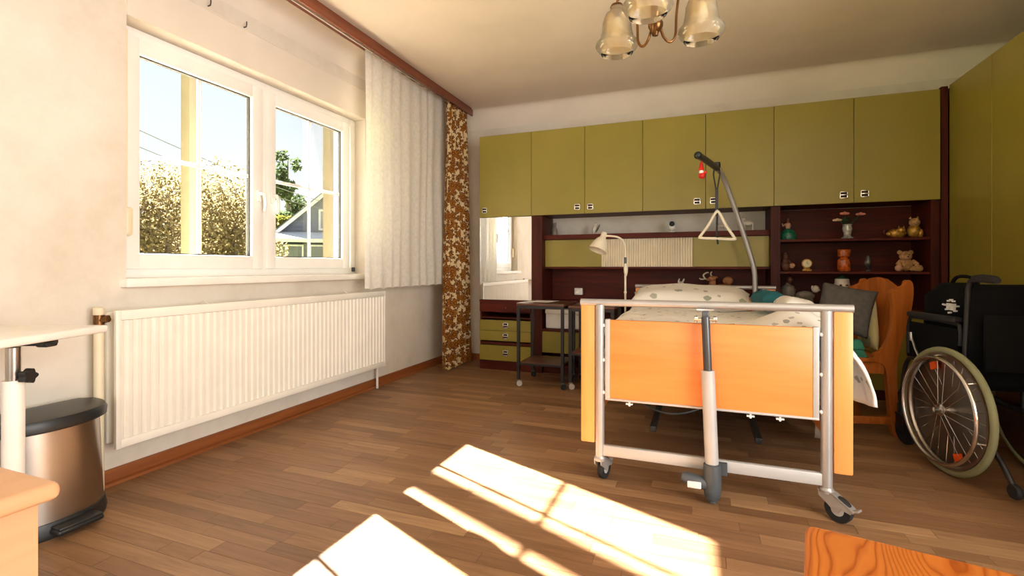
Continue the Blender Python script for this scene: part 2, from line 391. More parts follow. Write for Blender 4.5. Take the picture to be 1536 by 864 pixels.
def tag(o, label, cat, group=None):
    o['label'] = label; o['category'] = cat
    if group: o['group'] = group
    return o
def thing(name, label, cat, loc=(0, 0, 0), rz=0, group=None):
    o = bpy.data.objects.new(name, None); COL.objects.link(o); o.location = loc; o.rotation_euler = (0, 0, rz)
    o.empty_display_size = .1
    ROOT[o.name] = Matrix.Translation(Vector(loc)) @ Matrix.Rotation(rz, 4, 'Z')
    return tag(o, label, cat, group)
def struct(name, mb, mats, parent=None, label=None, **k):
    o = obj(name, mb, mats, parent, **k)
    if parent is None:
        o['kind'] = 'structure'
        if label: o['label'] = label
    return o

def spline(pts, n=8, closed=False):
    pts = [Vector(p) for p in pts]; out = []; m = len(pts)
    for i in range(m if closed else m-1):
        p0 = pts[i-1] if (closed or i > 0) else pts[0]; p1 = pts[i]; p2 = pts[(i+1) % m]
        p3 = pts[(i+2) % m] if (closed or i+2 < m) else pts[-1]
        for k in range(n):
            t = k/n
            out.append(.5*((2*p1)+(-p0+p2)*t+(2*p0-5*p1+4*p2-p3)*t*t+(-p0+3*p1-3*p2+p3)*t**3))
    if not closed: out.append(pts[-1])
    return out

# ================================================================== THE ROOM
XL, XR, YB, YR, ZC = -2.54, 2.30, 4.80, -1.70, 2.68
OY0, OY1, OZ0, OZ1 = 1.51, 3.285, .905, 2.20          # window opening in the left wall
T = .32
# ---- floor with its strips
fb = MB().box(XL, XR, YR, YB, -.10, -.0085)
floor = struct('floor', fb, 'dark_recess', label='wood strip floor of the room')
def strip_mesh():
    bm = bmesh.new(); bmesh.ops.create_cube(bm, size=1)
    me = bpy.data.meshes.new('floor_strip'); bm.to_mesh(me); bm.free(); me.materials.append(MATS['floor']); return me
cells = []
w = .068; y = YR
while y < YB-1e-4:
    y1 = min(y+w, YB); x = XL-random.random()*.6
    while x < XR:
        L = random.choice([.16, .32, .4, .48, .55, .62, .7, .8]); x1 = x+L
        a, b = max(x, XL), min(x1, XR)
        if b-a > .02: cells.append((a, b, y, y1))
        x = x1
    y = y1
def proj(p):
    d = p.x*FW.x+p.y*FW.y; r = p.x*RT.x+p.y*RT.y
    return None if d < .3 else (768+FPX*r/d, HZ-FPX*(p.z-1)/d)
def score(c):
    pr = [proj(Vector((a, b, 0))) for a, b in ((c[0], c[2]), (c[1], c[2]), (c[1], c[3]), (c[0], c[3]))]
    if any(q is None for q in pr): return 0
    pr = [(min(max(q[0], 0), 1536), min(max(q[1], 0), 864)) for q in pr]
    return abs(sum(pr[i][0]*pr[(i+1) % 4][1]-pr[(i+1) % 4][0]*pr[i][1] for i in range(4)))/2
cells.sort(key=score, reverse=True)
sm = strip_mesh(); G = .0006
for c in cells[:300]:
    o = bpy.data.objects.new('floor_strip', sm); COL.objects.link(o); o.parent = floor
    o.location = ((c[0]+c[1])/2, (c[2]+c[3])/2, -.004+random.uniform(-.0002, .0002)); o.scale = (c[1]-c[0]-2*G, c[3]-c[2]-2*G, .008)
rb = MB()
for c in cells[300:]: rb.box(c[0]+G, c[1]-G, c[2]+G, c[3]-G, -.008, 0)
ro = obj('strip_flooring', rb, 'floor', floor, smooth=False); ro['kind'] = 'stuff'

# ---- walls
wb = MB()
wb.box(XL-T, XL, YR-T, OY0, -.1, ZC+.1).box(XL-T, XL, OY1, YB+T, -.1, ZC+.1)
wb.box(XL-T, XL, OY0, OY1, -.1, OZ0).box(XL-T, XL, OY0, OY1, OZ1, ZC+.1)
struct('wall_left', wb, 'wall', label='cream papered wall with the window')
struct('wall_back', MB().box(XL, XR+T, YB, YB+T, -.1, ZC+.1), 'wall', label='cream papered wall behind the green wall unit')
SY0, SY1, SZ0, SZ1 = -1.4, 1.2, .35, 2.35              # unseen opening added in the right wall to let the fill lamp in
wb = MB().box(XR, XR+T, YR-T, SY0, -.1, ZC+.1).box(XR, XR+T, SY1, YB, -.1, ZC+.1).box(XR, XR+T, SY0, SY1, -.1, SZ0).box(XR, XR+T, SY0, SY1, SZ1, ZC+.1)
struct('wall_right', wb, 'wall', label='cream papered wall behind the wardrobe')
RX0, RX1, RZ0, RZ1 = -1.9, .1, .35, 2.35  # unseen opening made up in the rear wall for its fill lamp
struct('wall_rear', MB().box(XL, RX0, YR-T, YR, -.1, ZC+.1).box(RX1, XR, YR-T, YR, -.1, ZC+.1).box(RX0, RX1, YR-T, YR, -.1, RZ0).box(RX0, RX1, YR-T, YR, RZ1, ZC+.1), 'wall', label='cream papered wall behind the photographer')
struct('ceiling', MB().box(XL-T, XR+T, YR-T, YB+T, ZC, ZC+.12), 'ceiling', label='pale plaster ceiling')
# shutter box band over the window, a lip proud of the paper
struct('trim_1', MB().box(XL, XL+.006, OY0, OY1+.02, OZ1+.002, 2.42).box(XL, XL+.008, OY0, OY1+.02, 2.418, 2.424), 'cove', label='smooth plaster band of the shutter box above the window')
# coves between wall and ceiling
def cove(name, a, b, n, dh, dv, label):
    """concave cove along a..b, n = unit vector from the wall into the room"""
    a = Vector(a); b = Vector(b); n = Vector(n); prof = []
    for k in range(9):
        t = PI/2*k/8; prof.append((dh*(1-math.cos(t)), -dv*(1-math.sin(t))))
    prof = prof+[(0, 0)]
    mb = MB(); vs = []
    for p in (a, b):
        for h, v in prof: vs.append(p+n*h+Vector((0, 0, ZC+v)))
    m = len(prof); mb.add(vs, [(i, (i+1) % m, m+(i+1) % m, m+i) for i in range(m)]+[tuple(range(m)), tuple(range(m, 2*m))])
    return struct(name, mb, 'cove', label=label)
cove('trim_2', (XL, YB, 0), (XR, YB, 0), (0, -1, 0), .09, .20, 'plaster cove along the top of the back wall')
cove('trim_3', (XL, YR, 0), (XL, YB, 0), (1, 0, 0), .12, .16, 'plaster cove along the top of the window wall')
# baseboards
bp = [(0, 0), (.016, 0), (.016, .058), (.010, .068), (0, .070)]
struct('baseboard_left', MB().add([(XL+h, yy, z) for yy in (YR, YB) for h, z in bp], [(i, (i+1) % 5, 5+(i+1) % 5, 5+i) for i in range(5)]+[(4,3,2,1,0),(5,6,7,8,9)])
       .prism([(XL+.016, 0), (XL+.034, 0), (XL+.030, .012), (XL+.016, .018)], 'Y', YR, YB), 'base_oak', label='brown wooden baseboard under the radiator')
struct('baseboard_back', MB().box(XL+.03, 1.6, YB-.016, YB, 0, .07), 'base_oak', label='brown wooden baseboard along the back wall')

# ---- the window
XF = -2.64      # room-side face of the frame
def frame_rect(mb, y0, y1, z0, z1, w, x0, x1, r=.006):
    mb.rbox(x0, x1, y0, y0+w, z0, z1, r).rbox(x0, x1, y1-w, y1, z0, z1, r).rbox(x0+.001, x1-.001, y0+w-.008, y1-w+.008, z0+.001, z0+w, r).rbox(x0+.001, x1-.001, y0+w-.008, y1-w+.008, z1-w, z1-.001, r)
win = bpy.data.objects.new('window_1', None); COL.objects.link(win); win.location = (XF, 2.4, OZ0); ROOT['window_1'] = Matrix.Translation(win.location)
win['kind'] = 'structure'; win['label'] = 'white double casement window with glazing bars'
fy0, fy1, fz0, fz1 = OY0, OY1, .945, OZ1
b = MB(); frame_rect(b, fy0, fy1, fz0, fz1, .055, XF-.07, XF); b.rbox(XF-.068, XF-.002, 2.345, 2.405, fz0+.03, fz1-.03, .006)
obj('outer_frame', b, 'white_pvc', win)
GL = [(1.625, 2.285), (2.470, 3.120)]
for k, (g0, g1) in enumerate(GL):
    s0, s1 = (1.545, 2.372) if k == 0 else (2.378, 3.250)
    s0 = g0-.078; s1 = g1+.083 if k == 0 else g1+.083
    z0, z1, gz0, gz1 = .99, 2.152, 1.070, 2.072
    b = MB()
    xs0, xs1 = XF-.045, XF+.014
    b.rbox(xs0, xs1, s0, g0, z0, z1, .008).rbox(xs0, xs1, g1, s1, z0, z1, .008).rbox(xs0+.001, xs1-.001, g0-.010, g1+.010, z0+.001, gz0, .008).rbox(xs0+.001, xs1-.001, g0-.010, g1+.010, gz1, z1-.001, .008)
    sash = obj('sash', b, 'white_pvc', win)
    gk = MB(); x0, x1 = XF-.030, XF-.008
    gk.box(x0, x1, g0-.002, g0+.006, gz0, gz1).box(x0, x1, g1-.006, g1+.002, gz0, gz1).box(x0, x1, g0, g1, gz0-.002, gz0+.006).box(x0, x1, g0, g1, gz1-.006, gz1+.002)
    obj('gasket', gk, 'gasket', sash)
    gy = (g0+g1)/2; gz = 1.575
    # glazing bars between the two panes
    obj('glazing_bar', MB().rbox(XF-.024, XF-.013, gy-.011, gy+.011, gz0, gz1, .003), 'white_pvc', sash)
    obj('glazing_bar', MB().rbox(XF-.0235, XF-.0135, g0, g1, gz-.011, gz+.011, .003), 'white_pvc', sash)
    obj('pane', MB().box(XF-.012, XF-.009, g0-.003, g1+.003, gz0-.003, gz1+.003), 'pane_glass', sash, smooth=False)
    # handle
    hy = g1+.045 if k == 0 else g0-.036
    h = MB().rbox(XF+.010, XF+.026, hy-.015, hy+.015, 1.42, 1.49, .006).cyl((XF+.024, hy, 1.468), (XF+.055, hy, 1.468), .010)
    h.tube(spline([(XF+.052, hy, 1.472), (XF+.056, hy+.01, 1.45), (XF+.056, hy+.016, 1.40), (XF+.052, hy+.012, 1.355)], 4), [.011]*9+[.010]*3+[.008], 8)
    obj('handle', h, 'white_plastic', sash)
for hz_ in (1.03,):
    obj('hinge_cap', MB().rbox(XF+.0, XF+.024, OY1-.05, OY1-.03, .965, 1.0, .004), 'gasket', win)
sill = struct('window_sill', MB().rbox(XF-.02, XL+.055, OY0-.03, OY1+.004, .905, .947, .008), 'white_paint', win)
# roller shutter strap box beside the window
st = thing('shutter_strap_winder', 'small cream shutter strap box on the window frame by the wall', 'strap winder', (XF, 1.56, 1.18))
obj('casing', MB().rbox(XF+.014, XF+.05, 1.535, 1.575, 1.155, 1.295, .014, 3), 'cream_pvc', st)
obj('strap', MB().box(XF+.016, XF+.018, 1.546, 1.564, 1.29, OZ1-.03), 'cream_pvc', st)

# ---- curtain rail on the ceiling
rl = thing('curtain_rail', 'long brown wooden curtain pelmet rail fixed under the ceiling', 'curtain rail', (-2.27, 2.4, 2.6))
obj('fascia', MB().rbox(-2.246, -2.228, .4, 4.66, 2.592, 2.66, .004), 'rail_wood', rl)
obj('top_board', MB().box(-2.40, -2.246, .4, 4.66, 2.66, 2.68), 'rail_wood', rl)
obj('track', MB().box(-2.35, -2.34, .4, 4.64, 2.645, 2.66).box(-2.30, -2.29, .4, 4.64, 2.645, 2.66), 'white_plastic', rl)

def curtain(name, y0, y1, z0, z1, xc, amp, waves, mat_, label, nz=24, spread=0., ph=0., hemamp=0., seed=0):
    rnd = random.Random(seed); mb = MB(); ny = int(waves*14)
    wob = [rnd.uniform(-.6, .6) for _ in range(int(waves)+3)]
    def fn(a, b):
        q = a*waves; k = int(q); wv = wob[k]*(1-(q-k))+wob[k+1]*(q-k)
        z = z1+(z0-z1)*b
        am = amp*(.55+.45*b)*(1+.25*wv)
        x = xc+am*math.sin(2*PI*(q+wv*.25+ph)+.35*math.sin(3*b+wv*2))+.006*math.sin(7*b+q)
        yy = y0+(y1-y0)*a+spread*(a-.5)*b+.012*math.sin(4*b+q*2.1)*b
        if b > .97: z += hemamp*math.sin(2*PI*q*1.0+1)
        return (x, yy, z)
    mb.grid(ny, nz, fn)
    c = obj(name, mb, mat_)
    uv = c.data.uv_layers.new(name='cloth'); wide = (y1-y0)*1.7
    for lp_ in c.data.loops:
        vi = lp_.vertex_index; uv.data[lp_.index].uv = ((vi % ny)/(ny-1)*wide, c.data.vertices[vi].co.z)
    return tag(c, label, 'curtain')
curtain('sheer_curtain', 3.035, 4.262, .835, 2.64, -2.345, .013, 9, 'sheer', 'white sheer net curtain gathered beside the window, ending above the radiator', seed=3, hemamp=.006)
curtain('floral_curtain', 4.150, 4.60, .012, 2.64, -2.278, .030, 5, 'floral', 'brown and ochre floral curtain hanging to the floor in the corner', seed=5, spread=.12, ph=.2)

# ---- radiator
rd = thing('radiator', 'white panel radiator with vertical ribs under the window', 'radiator', (-2.44, 2.37, .2))
ry0, ry1, rz0, rz1, rx = 1.385, 3.365, .195, .808, -2.40
n = 50; mb = MB(); prof = []
pitch = (ry1-ry0-.05)/n
prof.append((ry0, rx-.004)); prof.append((ry0+.012, rx)); prof.append((ry0+.022, rx))
for k in range(n):
    yb = ry0+.025+k*pitch
    prof += [(yb+.08*pitch, rx), (yb+.26*pitch, rx-.008), (yb+.50*pitch, rx-.008), (yb+.68*pitch, rx), (yb+.98*pitch, rx)]
prof += [(ry1-.012, rx), (ry1, rx-.004)]
m = len(prof)
za, zb_ = rz0+.04, rz1-.045
vs = [(x, y, z) for z in (za, zb_) for y, x in prof]+[(rx-.004, y, z) for z in (za, zb_) for y, x in prof]
mb.add(vs[:2*m], [(i, i+1, m+i+1, m+i) for i in range(m-1)])
mb.box(rx-.016, rx-.009, ry0, ry1, rz0, rz1)
obj('front_panel', mb, 'rad_white', rd)
mb = MB().rbox(rx-.012, rx+.002, ry0, ry1, rz1-.045, rz1, .006).rbox(rx-.012, rx+.002, ry0, ry1, rz0, rz0+.04, .006)
mb.rbox(rx-.011, rx+.003, ry0-.001, ry0+.022, rz0-.001, rz1+.001, .005).rbox(rx-.011, rx+.003, ry1-.022, ry1+.001, rz0-.001, rz1+.001, .005)
obj('panel_rim', mb, 'rad_white', rd)
obj('back_panel', MB().rbox(-2.505, -2.482, ry0+.01, ry1-.01, rz0+.01, rz1-.01, .006), 'rad_white', rd)
gm = MB()
for k in range(60):
    yy = ry0+.04+k*(ry1-ry0-.08)/59; gm.box(-2.482, rx-.016, yy-.001, yy+.001, rz0+.03, rz1-.02)
obj('fin_core', gm, 'rad_white', rd)
for yy in (1.85, 2.95): obj('bracket', MB().box(-2.5395, -2.5055, yy-.012, yy+.012, rz0+.05, rz1-.05).tube([(-2.505, yy, rz1-.02), (-2.47, yy, rz1+.015), (-2.44, yy, rz1-.006)], .003, 6), 'rad_white', rd)
obj('valve', MB().cyl((-2.475, 1.36, .775), (-2.475, 1.40, .775), .011).cyl((-2.475, 1.360, .735), (-2.475, 1.360, .79), .021, n=16).cyl((-2.475, 1.360, .765), (-2.43, 1.372, .772), .014, n=8), 'brass', rd)
obj('drain_pipe', MB().tube([(-2.49, 3.375, 0), (-2.49, 3.375, .25), (-2.47, 3.355, .27)], .010), 'rad_white', rd)
pp = thing('heating_pipe', 'thick cream heating pipe rising beside the radiator', 'pipe', (-2.475, 1.360, 0))
obj('riser', MB().cyl((-2.475, 1.360, 0), (-2.475, 1.360, .737), .019, n=18), 'cream_pvc', pp)
obj('cap', MB().lathe([(.0195, 0), (.021, .004), (.021, .03), (.015, .034)], (-2.475, 1.360, .79), 18), 'cream_pvc', pp)

# ================================================================== THE WALL UNIT
YF = 4.39
def XA(u, Y=YF): return atY(u, HZ, Y).x
UZ0, UZ1 = 1.494, 2.286
def handle(x, z, Y, parent, s=.027, axis='Y'):
    """square chrome pull with a dark recess and a bar across"""
    h = MB()
    h.mat(1).box(x-s*.8, x+s*.8, Y-.004, Y, z-s*.8, z+s*.8)
    h.mat(0).rbox(x-s, x+s, Y-.010, Y, z+s*.72, z+s, .002).rbox(x-s, x+s, Y-.010, Y, z-s, z-s*.72, .002)
    h.rbox(x-s, x-s*.74, Y-.010, Y, z-s, z+s, .002).rbox(x+s*.74, x+s, Y-.010, Y, z-s, z+s, .002)
    h.rbox(x-s*.9, x+s*.9, Y-.013, Y-.004, z-s*.17, z+s*.17, .002)
    return obj('handle', h, ['chrome', 'dark_recess'], parent)
seams = [XA(u) for u in (719, 797, 877, 964, 1058.5, 1161, 1281, 1411)]
hand = [(727, 316), (866, 310.5), (885.5, 310), (1045.5, 302), (1070, 301), (1265.5, 292.5), (1297, 290.5)]
units = [((0,), 'single door olive green wall cabinet above the mirror'),
         ((1, 2), 'double door olive green wall cabinet above the bedside reading lamp'),
         ((3, 4), 'double door olive green wall cabinet behind the bed grab handle'),
         ((5, 6), 'double door olive green wall cabinet above the shelf with the flower vase')]
for ds, lab in units:
    x0, x1 = seams[ds[0]], seams[ds[-1]+1]
    c = thing('wall_cabinet', lab, 'cabinet', ((x0+x1)/2, YF+.2, UZ0), 0, 'upper green cabinets of the wall unit')
    t = .016; b = MB()
    b.box(x0+.001, x0+t, YF+.02, YB-.003, UZ0, UZ1).box(x1-t, x1-.001, YF+.02, YB-.003, UZ0, UZ1)
    b.box(x0+t, x1-t, YF+.02, YB-.003, UZ0, UZ0+t).box(x0+t, x1-t, YF+.02, YB-.003, UZ1-t, UZ1).box(x0+t, x1-t, YB-.012, YB-.003, UZ0+t, UZ1-t)
    obj('body', b, 'mahogany', c)
    for d in ds:
        dr = obj('door', MB().rbox(seams[d]+.0015, seams[d+1]-.0015, YF, YF+.018, UZ0-.004, UZ1, .0015, 1), 'green', c)
        p = atY(hand[d][0], hand[d][1], YF); handle(p.x, p.z, YF, dr)

# narrow cabinet with mirror door
x0, x1 = seams[0], seams[1]-.004
mc = thing('mirror_cabinet', 'narrow cabinet faced with a tall mirror above the drawers', 'mirror', ((x0+x1)/2, 4.6, .68))
b = MB().box(x0, x0+.016, YF+.03, YB-.003, .682, UZ0-.006).box(x1-.016, x1, YF+.03, YB-.003, .682, UZ0-.006).box(x0+.016, x1-.016, YB-.02, YB-.003, .682, UZ0-.006).box(x0+.016, x1-.016, YF+.03, YB-.02, .682, .698)
obj('body', b, 'mahogany_v', mc)
Mr = Matrix.Translation(Vector((x0, YF+.012, 0))) @ Matrix.Rotation(math.radians(1.5), 4, 'Z')
obj('mirror', MB().box(.002, x1-x0-.002, -.004, .0, .685, UZ0-.008, Mr), 'mirror', mc, smooth=False)
obj('mirror_backing', MB().box(.002, x1-x0-.002, .0001, .010, .684, UZ0-.007, Mr), 'mahogany_v', mc)

# chest of drawers under the mirror
ch = thing('drawer_chest', 'low chest with one brown and three green drawers under the mirror', 'chest of drawers', ((x0+x1)/2, 4.6, 0))
zz = lambda v: atY(760, v, YF).z
b = MB().box(x0, x0+.016, YF+.02, YB-.02, 0, .68).box(x1-.016, x1, YF+.02, YB-.02, 0, .68).box(x0+.016, x1-.016, YB-.03, YB-.02, 0, .68)
b.box(x0, x1, YF+.0, YB-.02, .664, .681).box(x0+.016, x1-.016, YF+.02, YB-.03, .50, .515).box(x0+.016, x1-.016, YF+.02, YB-.03, .245, .27).box(x0, x1, YF+.015, YF+.03, 0, .085)
obj('body', b, 'mahogany', ch)
d = obj('drawer', MB().rbox(x0+.003, x1-.003, YF, YF+.018, .565, .662, .0015, 1), 'mahogany', ch)
obj('knob', MB().ell(((x0+x1)/2+.02, YF-.010, .61), (.011, .011, .011), 10, 6), 'brass', d)
for za, zb2, zh in ((.385, .487, .437), (.285, .383, .333), (.092, .24, .17)):
    d = obj('drawer', MB().rbox(x0+.003, x1-.003, YF, YF+.018, za, zb2, .0015, 1), 'green', ch)
    handle(atY(758.5, 400, YF).x, zh, YF, d)

# middle hutch: posts, long shelf, sliding panels, back panel, desk ledge
px0, px1 = seams[1], XA(812); qx0, qx1 = XA(1157), XA(1167)
hu = thing('hutch', 'dark mahogany hutch with long shelf and sliding panels behind the bed', 'hutch', (-.4, 4.6, 0))
obj('side_panel', MB().box(px0, px1, YF+.02, YB-.02, 0, UZ0-.006), 'mahogany_v', hu)
obj('side_panel', MB().box(qx0, qx1, YF+.02, YB-.02, 0, UZ0-.006), 'mahogany_v', hu)
obj('shelf', MB().rbox(px1, qx0, 4.48, 4.785, 1.262, 1.308, .003, 1), 'mahogany', hu)
YP = 4.50
g1, g2 = XA(902, YP), XA(1040, YP)
obj('sliding_panel', MB().rbox(px1+.002, g1, YP+.006, YP+.018, 1.005, 1.260, .0015, 1), 'green', hu)
obj('sliding_panel', MB().rbox(g2, qx0-.002, YP+.006, YP+.018, 1.005, 1.260, .0015, 1), 'green', hu)
fl = MB()
k = 0; xx = g1+.004
while xx < g2-.004:
    fl.cyl((xx, YP+.022, 1.006), (xx, YP+.022, 1.259), .0105, n=10, caps=False); xx += .021
fl.box(g1-.01, g2+.01, YP+.026, YP+.032, 1.004, 1.261)
obj('fluted_panel', fl, 'flute', hu)['label'] = 'beige fluted middle panel'
obj('bottom_board', MB().rbox(px1, qx0, YP, 4.785, .985, 1.004, .002, 1), 'mahogany', hu)
obj('back_panel', MB().box(px1, qx0, 4.765, 4.785, .10, .985), 'mahogany', hu)
obj('desk_ledge', MB().rbox(px1, qx0, 4.48, 4.765, .655, .680, .003, 1), 'mahogany', hu)
obj('back_strip', MB().box(px1, qx0, 4.785, 4.795, .985, 1.262), 'mahogany', hu)
# small green drawer unit under the ledge
lx0, lx1 = px1+.002, -.66
lc = thing('low_cabinet', 'low brown cabinet with a green drawer front under the hutch ledge', 'cabinet', ((lx0+lx1)/2, 4.6, 0))
b = MB().box(lx0, lx1, 4.42, 4.76, .40, .42).box(lx0, lx1, 4.42, 4.76, .06, .08).box(lx1-.016, lx1, 4.42, 4.76, 0, .65).box(lx0, lx1-.016, 4.75, 4.76, 0, .65).box(lx0, lx1-.016, 4.45, 4.47, 0, .06)
obj('body', b, 'mahogany', lc)
obj('drawer', MB().rbox(lx0+.003, lx1-.018, 4.40, 4.418, .20, .398, .0015, 1), 'green', lc)
cb = thing('storage_box', 'pale fabric storage box on the low cabinet shelf', 'box', (-1.2, 4.6, .42))
obj('box_body', MB().rbox(-1.37, -.96, 4.46, 4.72, .421, .56, .012), 'sheet', cb)
obj('box_lid', MB().rbox(-1.375, -.955, 4.455, 4.725, .556, .60, .010), 'sheet', cb)

# open bookcase on the right
bx0, bx1 = qx1+.001, XA(1403); 
bk = thing('open_bookcase', 'dark mahogany open bookcase with ornaments beside the wardrobe', 'bookcase', ((bx0+bx1)/2, 4.6, 0))
obj('side_panel', MB().box(bx0, bx0+.018, YF+.02, YB-.02, 0, UZ0-.006), 'mahogany_v', bk)
obj('side_panel', MB().box(bx1-.018, bx1, YF+.02, YB-.02, 0, UZ0-.006), 'mahogany_v', bk)
obj('back_panel', MB().box(bx0+.018, bx1-.018, YB-.035, YB-.022, 0, UZ0-.006), 'mahogany', bk)
SH = (1.203, .948, .66)
for z in SH: obj('shelf', MB().rbox(bx0+.018, bx1-.018, YF+.035, YB-.035, z, z+.020, .002, 1), 'mahogany', bk)
obj('cupboard_door', MB().rbox(bx0+.02, (bx0+bx1)/2-.001, YF+.01, YF+.028, .08, .655, .0015, 1), 'green', bk)
obj('cupboard_door', MB().rbox((bx0+bx1)/2+.001, bx1-.02, YF+.01, YF+.028, .08, .655, .0015, 1), 'green', bk)
obj('plinth', MB().box(bx0+.018, bx1-.018, YF+.04, YF+.058, 0, .08), 'mahogany', bk)
struct('trim_4', MB().rbox(XA(1411.5), XA(1422), YF-.004, YB, 0, 2.30, .002, 1).box(bx1+.001, XA(1411.5), YF+.03, YB, 0, UZ0-.006), 'mahogany_v', label='dark mahogany corner post between bookcase and wardrobe')

# wardrobe along the right wall
WX = 1.668
wd = thing('wardrobe', 'tall olive green wardrobe along the right wall', 'wardrobe', (1.95, 3.2, 0))
obj('body', MB().box(WX+.02, XR-.01, 1.72, YB-.01, 0, 2.30), 'mahogany_v', wd)
ys = [4.385, 3.84, 3.31, 2.78, 2.25, 1.72]
for i in range(5):
    y1_, y0_ = ys[i], ys[i+1]
    d = obj('door', MB().rbox(WX, WX+.018, y0_+.0015, y1_-.0015, .08, 2.305, .0015, 1), 'green', wd)
    h = MB(); s_ = .027; yh = y0_+.06 if i % 2 else y1_-.48; zh = 1.05
    h.mat(1).box(WX-.004, WX, yh-.022, yh+.022, zh-.022, zh+.022)
    h.mat(0).rbox(WX-.010, WX, yh-s_, yh+s_, zh+.019, zh+s_, .002).rbox(WX-.010, WX, yh-s_, yh+s_, zh-s_, zh-.019, .002).rbox(WX-.012, WX-.003, yh-.024, yh+.024, zh-.005, zh+.005, .002)
    if i >= 2: obj('handle', h, ['chrome', 'dark_recess'], d)

# ================================================================== HOSPITAL BED
BY = 2.28
bed = thing('hospital_bed', 'nursing bed with orange beech boards, grey tube frame and castors', 'bed', (.02, 3.3, 0))
L0, L1, L2 = -.523, -.457, -.413
R0, R1, R2 = .452, .498, .564
def endboard(Y, sgn, foot):
    """one end of the bed: side boards, posts, centre panel, top rail, low crossbar"""
    ya, yb = Y-.011, Y+.011
    e = []
    for a, b_ in ((L0, L1), (R1, R2)):
        obj('side_board', MB().rbox(a, b_, ya, yb, .18, .824, .006), 'beech_v', bed)
    for a, b_ in ((L1, L2), (R0, R1)):
        xm = (a+b_)/2; pst = obj('post', MB().cyl((xm, Y, .10), (xm, Y, .826), .021, n=20), 'silver', bed)
        for z in (.73, .57, .42): obj('fitting', MB().ell((xm-.018*(1 if xm > 0 else -1), Y-sgn*.006, z), .009, 8, 6), 'white_plastic', pst)
    obj('board', MB().rbox(L2+.024, R0-.024, ya, yb, .393, .757, .004), 'beech', bed)
    obj('edge_strip', MB().rbox(L2+.004, L2+.026, ya-.003, yb+.003, .390, .760, .003).rbox(R0-.026, R0-.004, ya-.003, yb+.003, .390, .760, .003).rbox(L2+.004, R0-.004, ya-.004, yb+.004, .386, .396, .003), 'grey_powder', bed)
    obj('top_rail', MB().cyl((L0-.002, Y, .836), (R2+.002, Y, .836), .0165, n=20), 'silver', bed)
    obj('crossbar', MB().rbox(L2-.01, R0+.01, Y-.012, Y+.012, .125, .175, .005), 'grey_powder', bed)
    for x in (-.30, .20, .31): obj('clip', MB().cyl((x, Y, .392), (x, Y, .365), .005, n=6).box(x-.015, x+.015, Y-.008, Y+.008, .372, .378), 'white_plastic', bed)
endboard(BY, 1, True); endboard(4.385, -1, False)
def castor(x, y, ang, r=.05):
    M = Matrix.Translation(Vector((x, y, 0))) @ Matrix.Rotation(ang, 4, 'Z')
    off = .045
    c = MB().lathe([(.020, .098), (.026, .100), (.027, .112), (.022, .118), (.018, .13)], (0, 0, 0), 16, M)
    # fork: two cheeks and a sloping cover
    for s_ in (-1, 1):
        c.prism([(-.024, .108), (.03, .104), (.088, .072), (.100, .062), (.094, .052), (.060, .058), (off+.006, .040), (off-.008, .042), (.012, .062), (-.022, .085)], 'Y', s_*.016-.002, s_*.016+.002, M)
    c.prism([(-.026, .104), (-.026, .110), (.03, .108), (.09, .074), (.104, .064), (.102, .058), (.086, .068), (.03, .100)], 'Y', -.018, .018, M)
    o = obj('castor', c, 'silver', bed)
    wh = MB(); Mw = M @ Matrix.Translation(Vector((off, 0, r))) @ Matrix.Rotation(PI/2, 4, 'X')
    wh.mat(0).lathe([(r*.80, -.012), (r*.94, -.013), (r, -.009), (r, .009), (r*.94, .013), (r*.80, .012)], (0, 0, 0), 28, Mw)
    wh.mat(1).lathe([(.006, -.0135), (r*.4, -.0125), (r*.8, -.010), (r*.8, .010), (r*.4, .0125), (.006, .0135)], (0, 0, 0), 24, Mw)
    obj('castor_wheel', wh, ['rubber', 'grey_powder'], o)
    obj('castor_pedal', MB().add([M @ Vector(p) for p in ((.094, -.014, .066), (.118, -.014, .076), (.118, .014, .076), (.094, .014, .066), (.094, -.014, .058), (.120, -.014, .069), (.120, .014, .069), (.094, .014, .058))], [(0,1,2,3),(7,6,5,4),(0,4,5,1),(1,5,6,2),(2,6,7,3),(3,7,4,0)]), 'silver', o)
castor((L1+L2)/2, BY, math.radians(75)); castor((R0+R1)/2, BY, math.radians(-38))
castor((L1+L2)/2, 4.385, math.radians(200)); castor((R0+R1)/2, 4.385, math.radians(-110))
# frame, slats, lift
fr = MB()
for x in (-.40, .44): fr.rbox(x-.02, x+.02, BY+.03, 4.36, .40, .44, .004)
for y in (2.42, 3.0, 3.6, 4.2): fr.box(-.40, .44, y-.02, y+.02, .405, .435)
obj('frame', fr, 'dark_grey', bed)
lf = MB()
for x in (-.22, .26): lf.rbox(x-.015, x+.015, 2.55, 4.1, .17, .20, .003)
lf.box(-.3, .34, 2.95, 3.02, .20, .405).box(-.3, .34, 3.7, 3.77, .20, .405).cyl((.02, 2.7, .30), (.02, 3.4, .34), .03)
obj('lift_mechanism', lf, 'black_plastic', bed)
cable = MB().tube(spline([(-.30, 2.5, .40), (-.24, 2.45, .33), (-.12, 2.42, .31), (0, 2.45, .34), (.06, 2.5, .40)], 6), .006, 6)
obj('cable', cable, 'black_plastic', bed)
for sx in (-.505, .545):
    sr = obj('side_rail', MB().rbox(sx-.011, sx+.011, 2.33, 4.35, .22, .34, .004), 'beech', bed)
